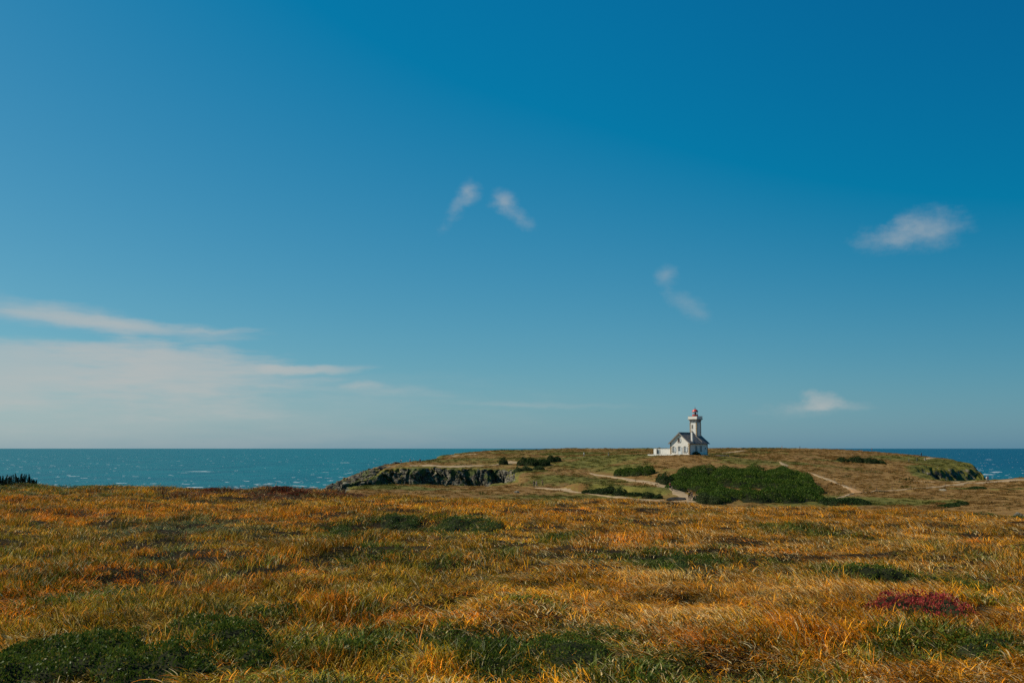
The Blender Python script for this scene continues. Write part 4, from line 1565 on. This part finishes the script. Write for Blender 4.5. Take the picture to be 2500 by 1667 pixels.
rotz = np.where((index >= 4) & (index < 8) | (index >= 12), wdir + RNG.normal(0, 0.65, n), rotz)
hgt = np.clip(0.82 + 0.75 * fbm(gx_, gy_, 0.9, 3, 231) + 0.2 * fbm(gx_, gy_, 2.6, 2, 232), 0.52, 1.5) * RNG.uniform(0.8, 1.25, n) * np.where(isgreen, 0.82, 1.0)
hgt = np.where(index >= 12, hgt * 1.0, hgt)
sc3 = np.stack([RNG.uniform(0.9, 1.3, n), RNG.uniform(0.9, 1.3, n), hgt], 1)
far_w = 1 + 0.35 * sstep(14, 36, gy_)
sc3[:, :2] *= far_w[:, None]
GRASS = tint_mat('grass_blades', 0.6, 0.22, 0.85, (0.74, 0.48, 0.15), 0.07, 0.10)
GRASSG = tint_mat('green_blades', 0.5, 0.25, 0.65, (0.55, 0.42, 0.18), 0.07, 0.15)
STRAW = tint_mat('dry_straw', 0.55, 0.20, 0.80, (0.82, 0.60, 0.27), 0.16, 0.14)
HERB = tint_mat('herb_leaves', 0.5, 0.35, 0.5, None, 0, 0.12)
protos = []
for k in range(4):
    protos.append((tuft_blades('grass_tuft', 20, 0.15, 0.05, 0.16, 0.0085, 0.95, (-0.10, 0.0), 3, 400 + k, 1.0, 0.75), GRASS))
for k in range(4):
    protos.append((tuft_blades('swept_tuft', 19, 0.16, 0.08, 0.21, 0.0074, 0.80, (-0.65, 0.10), 4, 410 + k, 0.9, 0.5), STRAW))
for k in range(2):
    protos.append((tuft_blades('green_tuft', 20, 0.12, 0.06, 0.185, 0.0105, 0.40, (-0.15, 0), 4, 420 + k, 1.0, 0.7), GRASSG))
for k in range(2):
    r = np.random.default_rng(430 + k)
    c = r.normal(size=(90, 3)) * np.array((0.08, 0.08, 0.03)) + np.array((0, 0, 0.06))
    c[:, 2] = np.abs(c[:, 2])
    protos.append((leaf_mesh('herb_tuft', c, 0.034, 0.3, 430 + k, 0.6), HERB))
for k in range(2):
    protos.append((tuft_blades('tall_straw', 5, 0.15, 0.16, 0.27, 0.0080, 0.55, (-0.9, 0.15), 5, 440 + k, 0.8, 0.5), STRAW))
gz_ = near_z(gx_, gy_) - 0.015
grass_protos = protos

# ------------------------------------------------------------------ low shrubs in the grass, each a plant of its own
MOUND = leafmat('mound_leaves', ((0.035, 0.062, 0.008), (0.120, 0.160, 0.018), (0.24, 0.18, 0.03)), 0.45, 0.3, 2.2)
MOUND2 = leafmat('blue_green_leaves', ((0.036, 0.066, 0.014), (0.110, 0.145, 0.026), (0.20, 0.17, 0.04)), 0.5, 0.3, 2.2)
REDLEAF = leafmat('red_leaves', ((0.20, 0.022, 0.020), (0.54, 0.080, 0.062), (0.50, 0.20, 0.09)), 0.5, 0.35, 3.0)
RUSTLEAF = leafmat('rust_leaves', ((0.10, 0.022, 0.010), (0.19, 0.045, 0.016)), 0.6, 0.3, 3.0)


def near_domes(lst):
    res = []
    for px, py, wpx, dep, h in lst:
        q = hit_near(px, py)
        res.append((q[0], q[1], wpx / F * q[1], dep, h))
    return res


MOUND_DOMES = []


def mound(label, lst, mat, leaf=0.022, per=2600, seed=1, up=0.3, name='low_shrub', cat='shrub', **kw):
    dm_ = near_domes([(a, b, c_, d, h * (0.72 if name == 'low_shrub' else 1.0)) for a, b, c_, d, h in lst])
    MOUND_DOMES.extend(dm_)
    shrub(name, label, cat, dm_, near_z, leaf, per * 1.5, mat, TWIG, seed, up, 0.55, 0.22, None, **kw)


mound('broad low dark green shrub filling the bottom left corner', [(60, 1640, 130, 0.55, 0.22), (200, 1610, 150, 0.6, 0.27), (330, 1575, 140, 0.55, 0.28), (460, 1560, 130, 0.55, 0.30),
      (560, 1580, 100, 0.5, 0.27), (400, 1640, 170, 0.4, 0.22), (600, 1625, 70, 0.35, 0.18), (150, 1655, 160, 0.3, 0.2)], MOUND, 0.026, 4200, 501)
mound('low green leafy shrub among straw at the bottom centre', [(1290, 1600, 90, 0.55, 0.17), (1380, 1615, 90, 0.5, 0.19), (1250, 1640, 90, 0.4, 0.15), (1440, 1600, 50, 0.4, 0.13)], MOUND, 0.020, 3600, 502)
mound('small blue-green shrub in orange grass beyond the centre', [(1140, 1285, 52, 0.9, 0.20), (1185, 1290, 46, 0.9, 0.2), (1105, 1280, 40, 0.8, 0.16)], MOUND2, 0.035, 1200, 503)
mound('dark green shrub left of the blue-green shrub in the orange grass', [(965, 1268, 36, 1.0, 0.20), (995, 1275, 30, 0.9, 0.17)], MOUND2, 0.035, 1200, 504)
mound('dark leafy shrub below the lighthouse in golden grass', [(1650, 1375, 44, 0.6, 0.16), (1700, 1382, 46, 0.6, 0.17), (1740, 1378, 30, 0.5, 0.12)], MOUND2, 0.028, 1800, 505)
mound('low green shrub right of centre half hidden by straw', [(2110, 1405, 60, 0.6, 0.16), (2180, 1410, 60, 0.6, 0.15), (2050, 1398, 50, 0.5, 0.12)], MOUND, 0.028, 1800, 506)
mound('dark red leafy plant in the straw near the right edge', [(2190, 1500, 40, 0.42, 0.20), (2250, 1500, 50, 0.45, 0.22), (2310, 1505, 46, 0.4, 0.19), (2360, 1515, 34, 0.3, 0.13), (2140, 1500, 30, 0.3, 0.12)],
      REDLEAF, 0.030, 1700, 507, 0.9, 'red_plant', 'plant')
mound('small green shrub directly in front of the red plant', [(2240, 1542, 44, 0.22, 0.13), (2290, 1545, 40, 0.22, 0.12), (2340, 1552, 40, 0.2, 0.10)], MOUND, 0.022, 3600, 508)
mound('dark green shrub in the bottom right corner', [(2400, 1610, 90, 0.4, 0.16), (2470, 1600, 70, 0.4, 0.17)], MOUND, 0.022, 3000, 509)
mound('small rust red heather patch on the left crest against the sea', [(690, 1199, 40, 0.7, 0.10), (735, 1201, 32, 0.7, 0.09)], RUSTLEAF, 0.05, 900, 510)
mound('thin rust red heather strip on the crest left of the rust patch', [(480, 1198, 40, 0.7, 0.07), (540, 1198, 50, 0.7, 0.08)], RUSTLEAF, 0.05, 900, 511)
mound('dark heather around the pale rocks at the right border', [(2425, 1258, 40, 0.7, 0.14), (2480, 1262, 34, 0.6, 0.14), (2385, 1256, 30, 0.6, 0.10)], MOUND2, 0.03, 1200, 513)
mound('dark olive shrub on the grass skyline at left centre', [(830, 1300, 34, 0.7, 0.12), (860, 1306, 30, 0.7, 0.12)], MOUND2, 0.03, 1600, 512)

# the grass thins out where a shrub covers the ground
cover = (dome_height(gx_, gy_, MOUND_DOMES) > 0.05) & (fbm(gx_, gy_ * 0.7, 0.8, 3, 251) < 0.30)
gk = ~cover | (RNG.random(n) < 0.42)
scatter('field_grass', 'wind-blown orange, gold and olive grass covering the near hill', np.stack([gx_, gy_, gz_], -1)[gk], rotz[gk], sc3[gk], index[gk], tint[gk], grass_protos)

# dark upright shrubs on the left skyline
SPIRE = leafmat('spire_leaves', ((0.012, 0.024, 0.012), (0.034, 0.048, 0.020)), 0.6, 0.2, 1.5)


def spire(px, hgt, wpx, label, seed):
    Y = 41.5
    x = (px - 1250) / F * Y
    z0 = float(near_z(x, Y))
    root = thing('upright_shrub', label, 'shrub', (x, Y, z0), 0, 'dark upright shrubs on the left skyline')
    r = np.random.default_rng(seed)
    w = wpx / F * Y
    cen, mbv, mbf = [], [], []
    for s in range(9):
        bx, by = r.normal(0, w * 0.45), r.normal(0, w * 0.45)
        hh = hgt * 0.80 * r.uniform(0.5, 1.05)
        lx, ly = bx * 0.5, by * 0.5
        tt = r.random(170)
        rad = w * 0.30 * (1 - tt) ** 0.7 + 0.008
        an = r.uniform(0, 6.28, 170)
        cen.append(np.stack([bx + lx * tt + rad * np.cos(an), by + ly * tt + rad * np.sin(an), hh * (0.05 + 0.95 * tt)], -1))
        b0 = len(mbv)
        for q in range(3):
            mbv.append((bx + 0.008 * math.cos(q * 2.1), by + 0.008 * math.sin(q * 2.1), 0))
        mbv.append((bx + lx, by + ly, hh))
        mbf += [(b0, b0 + 1, b0 + 3), (b0 + 1, b0 + 2, b0 + 3), (b0 + 2, b0, b0 + 3)]
    link('foliage', leaf_mesh('foliage', np.concatenate(cen), 0.042, 1.0, seed, 0.4), SPIRE, root)
    link('stems', mesh_np('stems', mbv, mbf), TWIG, root)['kind'] = 'stuff'


spire(20, 0.50, 12, 'dark upright shrub on the left skyline, first from the picture edge', 601)
spire(40, 0.56, 12, 'dark upright shrub on the left skyline, second from the picture edge', 602)
spire(60, 0.52, 10, 'dark upright shrub on the left skyline, third from the picture edge', 603)
spire(77, 0.53, 9, 'dark upright shrub on the left skyline, fourth from the picture edge', 604)
spire(4, 0.42, 11, 'dark shrub on the left skyline cut by the picture edge', 605)
spire(93, 0.30, 8, 'shortest dark shrub ending the left skyline row', 606)

# ------------------------------------------------------------------ rocks
ROCKMAT = simple('lichen_rock', (0.22, 0.19, 0.135), 0.95, 0.6, 3.0, 0.8, 0.1)
DARKROCK = simple('dark_rock', (0.075, 0.064, 0.050), 0.95, 0.5, 2.0, 0.7, 0.1)


def rock_mesh(seed, sx, sy, sz):
    bm = bmesh.new()
    bmesh.ops.create_icosphere(bm, subdivisions=3, radius=1.0)
    r = random.Random(seed)
    cuts = []
    for k in range(9):
        d = Vector((r.gauss(0, 1), r.gauss(0, 1), r.gauss(0, 0.8))).normalized()
        cuts.append((d, r.uniform(0.38, 0.78)))
    for v in bm.verts:
        for d, c in cuts:
            q = v.co.dot(d)
            if q > c:
                v.co -= d * (q - c)
        n = float(fbm(np.array([v.co.x * 2 + seed]), np.array([v.co.y * 2 + v.co.z * 1.7]), 1.0, 3, seed)[0])
        v.co *= 1 + 0.08 * n
        v.co = Vector((v.co.x * sx, v.co.y * sy, v.co.z * sz))
    me = bpy.data.meshes.new('rock')
    bm.to_mesh(me)
    bm.free()
    return me


def rock(label, px, py, sx, sy, sz, seed, mat=ROCKMAT, near=False, group=None, Y=None, sink=0.35, rz=None):
    if Y is not None:
        x = (px - 1250) / F * Y
        q = (x, Y, float(near_z(x, Y)) if Y < 56 else float(ground(x, Y)))
    else:
        q = hit_near(px, py) if near else hit(px, py)
    o = link('rock', rock_mesh(seed, sx, sy, sz), mat)
    o.location = (q[0], q[1], q[2] + sz * (1 - sink) * 0.6)
    o.rotation_euler = (0, 0, random.Random(seed).uniform(0, 3) if rz is None else rz)
    tag(o, label, 'rock', group)
    return o


rock('largest pale lichen rock at the grass edge by the right border', 2468, 1258, 0.30, 0.25, 0.20, 701, ROCKMAT, Y=37.5)
rock('smaller pale rock right beside the largest one at the right border', 2492, 1262, 0.22, 0.20, 0.16, 702, ROCKMAT, Y=37.0)
rock('flat dark rock in front of the pale rocks at the right border', 2430, 1256, 0.5, 0.3, 0.16, 703, DARKROCK, Y=38.5)
rock('low dark rock on the crest left of the right border rocks', 2395, 1254, 0.35, 0.25, 0.14, 704, DARKROCK, Y=38.5)
rock('long low dark rock beside the path left of the group of people', 1655, 1222, 2.4, 0.6, 0.55, 705, DARKROCK, rz=0.15)
rock('dark rock behind the seated person at the path corner', 1712, 1221, 1.6, 0.6, 0.5, 706, DARKROCK, rz=-0.2)
rock('small pale rock beside a dark hollow in the near brown slope', 1262, 1203, 0.7, 0.5, 0.35, 707)
rock('pale upright stone on the green point, first of three from the left', 2219, 1127, 0.38, 0.35, 1.15, 708, sink=0.1)
rock('pale upright stone on the green point, middle of the three', 2239, 1125.5, 0.34, 0.32, 1.25, 709, sink=0.1)
rock('pale upright stone on the green point, last of three from the left', 2259, 1124, 0.42, 0.36, 1.1, 710, sink=0.1)
rock('pale rocky outcrop in the heath below the right path', 2300, 1197, 1.6, 0.6, 0.30, 711)
rock('jagged dark rock crowning the tip of the rocky point', 966, 1132, 2.2, 1.0, 0.75, 712, DARKROCK)
rock('broad grey rock sloping to the sea left of the crowning rock', 930, 1146, 2.2, 1.4, 0.6, 713, DARKROCK)
rock('lowest grey rock of the point just above the grass', 845, 1184, 1.9, 1.4, 0.7, 714, ROCKMAT)

# loose boulders and broken rock over the point and the cliff: too many to count
cand = 3800
bx = RNG.uniform(-70, 6, cand)
by = RNG.uniform(300, 336, cand)
bz = ground(bx, by)
e = 0.5
bs = np.hypot(ground(bx + e, by) - ground(bx - e, by), ground(bx, by + e) - ground(bx, by - e)) / (2 * e)
pr_ = np.exp(-(((bx + 55) / 17) ** 2 + ((by - 320) / 9) ** 2))
k = ((bs > 1.3) & (RNG.random(cand) < 0.10) | (bx < -41) & (RNG.random(cand) < pr_ * 0.50)) & (bz > 4)
bx, by, bz = bx[k], by[k], bz[k]
ROCKT = None
m, t, out = new_mat('broken_rock')
geo = t.n.new('ShaderNodeNewGeometry')
nn_ = t.noise(geo.outputs['Position'], 1.3, 5, 0.65)
c = t.mix(t.ramp(nn_, 0.35, 0.65), (0.018, 0.016, 0.013), (0.19, 0.16, 0.11))
principled(t, out, c, 0.95, t.bump(nn_, 0.8, 0.15), 0.1)
protos = [(rock_mesh(720 + q, 1.3, 0.8, 0.5), m) for q in range(5)]
s = RNG.gamma(2.2, 0.18, len(bx)) + 0.18
scatter('cliff_boulders', 'broken grey rock strewn over the point and the cliff', np.stack([bx, by, bz + 0.1], -1), RNG.uniform(0, 6.28, len(bx)),
        np.stack([s, s, s], 1), RNG.integers(0, 5, len(bx)), np.ones((len(bx), 4)), protos, RNG.normal(0, 0.5, (len(bx), 2)))

# ------------------------------------------------------------------ posts along the paths
post_me = MB().lathe([(0.055, -0.3), (0.055, 0.62), (0.03, 0.68)], (0, 0), 8).build('fence_post', WEATHERED)
post_me = post_me.data
bpy.data.objects.remove(bpy.data.objects['fence_post'])


ORD = ['first', 'second', 'third', 'fourth', 'fifth', 'sixth', 'seventh']


def posts(label, group, lst):
    for k, (px, py) in enumerate(lst):
        q = hit(px, py)
        o = link('fence_post', post_me)
        o.location = q
        o.rotation_euler = (random.gauss(0, 0.05), random.gauss(0, 0.05), random.random() * 6)
        tag(o, label % ORD[k], 'post', group)


posts('low wooden post along the right heath trail, %s from the left', 'posts along the right heath trail',
      [(2108, 1201), (2140, 1197.5), (2178, 1195), (2223, 1191.5), (2264, 1188.5), (2308, 1186), (2333, 1176)])
posts('low dark post beside the stony trail right of the thicket, %s from the top', 'posts along the stony trail',
      [(2012, 1165), (2038, 1174), (2058, 1182), (2078, 1190), (2088, 1193)])
posts('low wooden post beside the path below the long green bush, %s from the left', 'posts along the knoll path', [(1552, 1176), (1600, 1188), (1628, 1197), (1641, 1199)])
posts('thin post on the cliff top left of the lone bush, %s from the left', 'posts on the cliff top', [(1133, 1138), (1150, 1137.5)])

# ------------------------------------------------------------------ people
SKIN = simple('skin', (0.45, 0.27, 0.19), 0.6, 0.1, 8)


def cloth(name, col):
    return simple(name, col, 0.85, 0.15, 6.0)


CLOTH = {k: cloth('cloth_' + k, c) for k, c in dict(white=(0.62, 0.60, 0.56), navy=(0.02, 0.028, 0.06), black=(0.016, 0.016, 0.018), red=(0.45, 0.035, 0.03), yellow=(0.52, 0.30, 0.03),
         maroon=(0.13, 0.02, 0.03), tan=(0.36, 0.25, 0.15), grey=(0.25, 0.25, 0.26), brown=(0.14, 0.075, 0.04), pink=(0.55, 0.33, 0.30), blue=(0.08, 0.14, 0.26), olive=(0.10, 0.10, 0.05)).items()}
HAIR = simple('dark_hair', (0.03, 0.02, 0.014), 0.6, 0.2, 12)
FAIRHAIR = simple('fair_hair', (0.28, 0.19, 0.10), 0.6, 0.2, 12)

POSES = {}


def body_pose(pose):
    """one continuous body grown over a jointed skeleton; facing -y, feet on z = 0, 1.72 m tall when upright"""
    J = {}
    if pose == 'stand':
        J = dict(pel=(0, 0, .95), sp=(0, .01, 1.12), ch=(0, .01, 1.32), nk=(0, 0, 1.46), h0=(0, -.01, 1.53), h1=(0, -.02, 1.62), h2=(0, 0, 1.69),
                 hl=(.10, 0, .90), kl=(.11, -.02, .50), al=(.11, .02, .09), tl=(.12, -.15, .035), hr=(-.10, 0, .90), kr=(-.11, -.01, .50), ar=(-.12, .02, .09), tr=(-.14, -.14, .035),
                 sl=(.18, .01, 1.40), el=(.24, .03, 1.13), wl=(.25, -.06, .89), fl=(.25, -.09, .79), sr=(-.18, .01, 1.40), er=(-.24, .03, 1.13), wr=(-.25, -.05, .89), fr=(-.25, -.08, .79))
    elif pose == 'walk':
        J = dict(pel=(0, 0, .93), sp=(0, -.02, 1.10), ch=(0, -.05, 1.30), nk=(0, -.07, 1.44), h0=(0, -.09, 1.51), h1=(0, -.10, 1.60), h2=(0, -.08, 1.67),
                 hl=(.09, 0, .88), kl=(.10, -.19, .52), al=(.10, -.30, .10), tl=(.10, -.45, .06), hr=(-.09, 0, .88), kr=(-.10, .08, .48), ar=(-.10, .33, .16), tr=(-.10, .24, .035),
                 sl=(.18, -.04, 1.38), el=(.23, .12, 1.14), wl=(.22, .06, .91), fl=(.22, .02, .82), sr=(-.18, -.04, 1.38), er=(-.23, -.12, 1.13), wr=(-.21, -.28, .98), fr=(-.20, -.35, .92))
    else:
        J = dict(pel=(0, .05, .30), sp=(0, .05, .48), ch=(0, -.02, .68), nk=(0, -.08, .82), h0=(0, -.11, .89), h1=(0, -.14, .97), h2=(0, -.12, 1.04),
                 hl=(.10, .02, .28), kl=(.14, -.36, .50), al=(.12, -.44, .09), tl=(.12, -.58, .035), hr=(-.10, .02, .28), kr=(-.14, -.34, .52), ar=(-.12, -.40, .09), tr=(-.12, -.55, .035),
                 sl=(.18, -.02, .76), el=(.23, -.20, .56), wl=(.12, -.36, .56), fl=(.06, -.43, .55), sr=(-.18, -.02, .76), er=(-.23, -.20, .56), wr=(-.12, -.36, .57), fr=(-.06, -.43, .56))
    R = dict(pel=(.135, .10), sp=(.125, .09), ch=(.145, .10), nk=(.05, .055), h0=(.065, .08), h1=(.075, .095), h2=(.055, .07), hl=(.085, .09), kl=(.055, .055), al=(.038, .04), tl=(.035, .025),
             sl=(.055, .06), el=(.04, .04), wl=(.028, .03), fl=(.035, .02))
    E = [('pel', 'sp'), ('sp', 'ch'), ('ch', 'nk'), ('nk', 'h0'), ('h0', 'h1'), ('h1', 'h2')]
    for s in 'lr':
        E += [('pel', 'h' + s), ('h' + s, 'k' + s), ('k' + s, 'a' + s), ('a' + s, 't' + s), ('ch', 's' + s), ('s' + s, 'e' + s), ('e' + s, 'w' + s), ('w' + s, 'f' + s)]
    bm = bmesh.new()
    lay = bm.verts.layers.skin.verify()
    V = {}
    for k, c in J.items():
        v = bm.verts.new(c)
        rk = k if k in R else k[0] + 'l'
        v[lay].radius = R[rk]
        v[lay].use_root = (k == 'pel')
        V[k] = v
    for a, b in E:
        bm.edges.new((V[a], V[b]))
    me = bpy.data.meshes.new('skeleton')
    bm.to_mesh(me)
    bm.free()
    ob = bpy.data.objects.new('skeleton', me)
    COL.objects.link(ob)
    ob.modifiers.new('skin', 'SKIN').use_smooth_shade = True
    ob.modifiers.new('sub', 'SUBSURF').levels = 2
    dg = bpy.context.evaluated_depsgraph_get()
    res = bpy.data.meshes.new_from_object(ob.evaluated_get(dg))
    bpy.data.objects.remove(ob)
    res.name = 'body'
    # slots: 0 skin, 1 shirt, 2 trousers, 3 shoes
    res.materials.clear()
    for _ in range(4):
        res.materials.append(SKIN)
    nkz, pz = J['nk'][2], J['pel'][2]

    def seg_d(p, a, b):
        a, b = Vector(J[a]), Vector(J[b])
        t_ = max(0, min(1, (p - a).dot(b - a) / (b - a).length_squared))
        return (p - (a + (b - a) * t_)).length, t_
    for pl in res.polygons:
        p = pl.center
        best = min(((seg_d(p, a, b)[0], (a, b), seg_d(p, a, b)[1]) for a, b in E), key=lambda q: q[0])
        a, b = best[1]
        key = a + b
        if a in ('nk', 'h0', 'h1') or key == 'chnk' and best[2] > 0.8:
            i = 0
        elif a[0] == 'w' or a[0] == 'e' and best[2] > 0.1:
            i = 0
        elif a[0] == 'a':
            i = 3
        elif a in ('hl', 'hr', 'kl', 'kr') or key in ('pelhl', 'pelhr') or key == 'pelsp' and best[2] < 0.15:
            i = 2
            if a[0] == 'k' and best[2] > 0.05:
                i = 4
        else:
            i = 1
        pl.material_index = i
    res.materials.append(SKIN)
    # hair cap
    hb = bmesh.new()
    bmesh.ops.create_uvsphere(hb, u_segments=14, v_segments=9, radius=1.0)
    hc = (Vector(J['h1']) + Vector(J['h2'])) / 2 + Vector((0, 0.018, 0.0))
    for v in hb.verts:
        v.co = Vector((v.co.x * .088, v.co.y * .105, v.co.z * .10)) + hc
    dele = [v for v in hb.verts if v.co.z < hc.z - 0.01 and v.co.y < hc.y + 0.02]
    bmesh.ops.delete(hb, geom=dele, context='VERTS')
    hm = bpy.data.meshes.new('hair')
    hb.to_mesh(hm)
    hb.free()
    return res, hm, J


for p_ in ('stand', 'walk', 'sit'):
    POSES[p_] = body_pose(p_)


def person(px, py, label, pose, shirt, trousers, rz=0.0, size=1.0, shorts=False, hair=HAIR, group=None, shoes='black'):
    q = hit(px, py)
    root = thing('person', label, 'person', (q[0], q[1], q[2] + 0.06), rz, group)
    root.scale = (size,) * 3
    me, hm, J = POSES[pose]
    b = link('body', me, None, root)
    mats = [SKIN, CLOTH[shirt], CLOTH[trousers], CLOTH[shoes], SKIN if shorts else CLOTH[trousers]]
    for i, s in enumerate(b.material_slots):
        s.link = 'OBJECT'
        s.material = mats[i]
    h = link('hair', hm, None, root)
    if not hm.materials:
        hm.materials.append(HAIR)
    h.material_slots[0].link = 'OBJECT'
    h.material_slots[0].material = hair
    return root


def backpack(p, label, mat):
    o = MB().box((-0.15, 0.11, 1.0), (0.15, 0.30, 1.42)).build('backpack', CLOTH[mat], None, 0.05)
    o.matrix_world = Matrix.Translation(p.location) @ Matrix.Rotation(p.rotation_euler.z, 4, 'Z') @ Matrix.Scale(p.scale[0], 4)
    tag(o, label, 'backpack')


PI = math.pi
p = person(979, 1134, 'person in a pale shirt at the rocks on the cliff top', 'walk', 'white', 'grey', 1.9, 0.95)
backpack(p, 'dark backpack worn by the person in a pale shirt at the rocks', 'black')
person(1001, 1132.5, 'person in white top and navy shorts standing at the cliff edge', 'stand', 'white', 'navy', PI, 0.98, True)
person(1025.5, 1132.5, 'person in dark maroon top standing on the sandy cliff path', 'stand', 'maroon', 'black', PI, 1.0, True)
person(1426, 1115, 'person in a pale top walking through the green heath', 'walk', 'white', 'grey', -1.2)
person(1486, 1114.5, 'person in dark clothes walking left of the white outbuilding', 'walk', 'olive', 'grey', -1.2)
person(1304, 1190, 'person in black, leftmost of three on the valley path', 'stand', 'black', 'navy', 0.4)
person(1309.5, 1191, 'person in a pale top, middle of three on the valley path', 'walk', 'pink', 'grey', 0.8, 1.0, True)
person(1325, 1189, 'person in dark clothes, rightmost of three on the valley path', 'walk', 'brown', 'black', -1.2)
person(1636, 1196.5, 'person in a red top walking down the path by the thicket', 'walk', 'red', 'black', 0.5, 0.95)
person(1640.5, 1198.5, 'small child in pink just behind the person in red', 'walk', 'pink', 'tan', 0.5, 0.6)
person(1682, 1222.5, 'tall person in yellow at the path corner by the thicket', 'stand', 'yellow', 'brown', 0.3, 1.05, True)
person(1684.5, 1221.5, 'person in dark top standing right behind the person in yellow', 'stand', 'black', 'black', PI, 1.05)
person(1689.5, 1222.5, 'person in navy jacket right of the person in yellow', 'walk', 'navy', 'black', 0.9, 1.0, True)
person(1697.5, 1224, 'person in black sitting at the path corner', 'sit', 'black', 'navy', 0.5)
person(1909, 1098, 'person in pale clothes on the ridge against the sea', 'walk', 'pink', 'tan', 1.4)
person(1953, 1097.5, 'person in black on the ridge against the sea', 'walk', 'black', 'black', 1.4, 0.95)
person(2129, 1103, 'person in dark red on the descending ridge line', 'walk', 'maroon', 'navy', -1.4)
person(2250, 1114.5, 'person in black above the three upright stones', 'stand', 'black', 'black', PI)
p = person(2409, 1178, 'walker in a white top on the right heath trail', 'walk', 'white', 'tan', 1.3)
person(2412.5, 1178, 'walker with dark red top close behind the white one', 'walk', 'maroon', 'brown', 1.4)
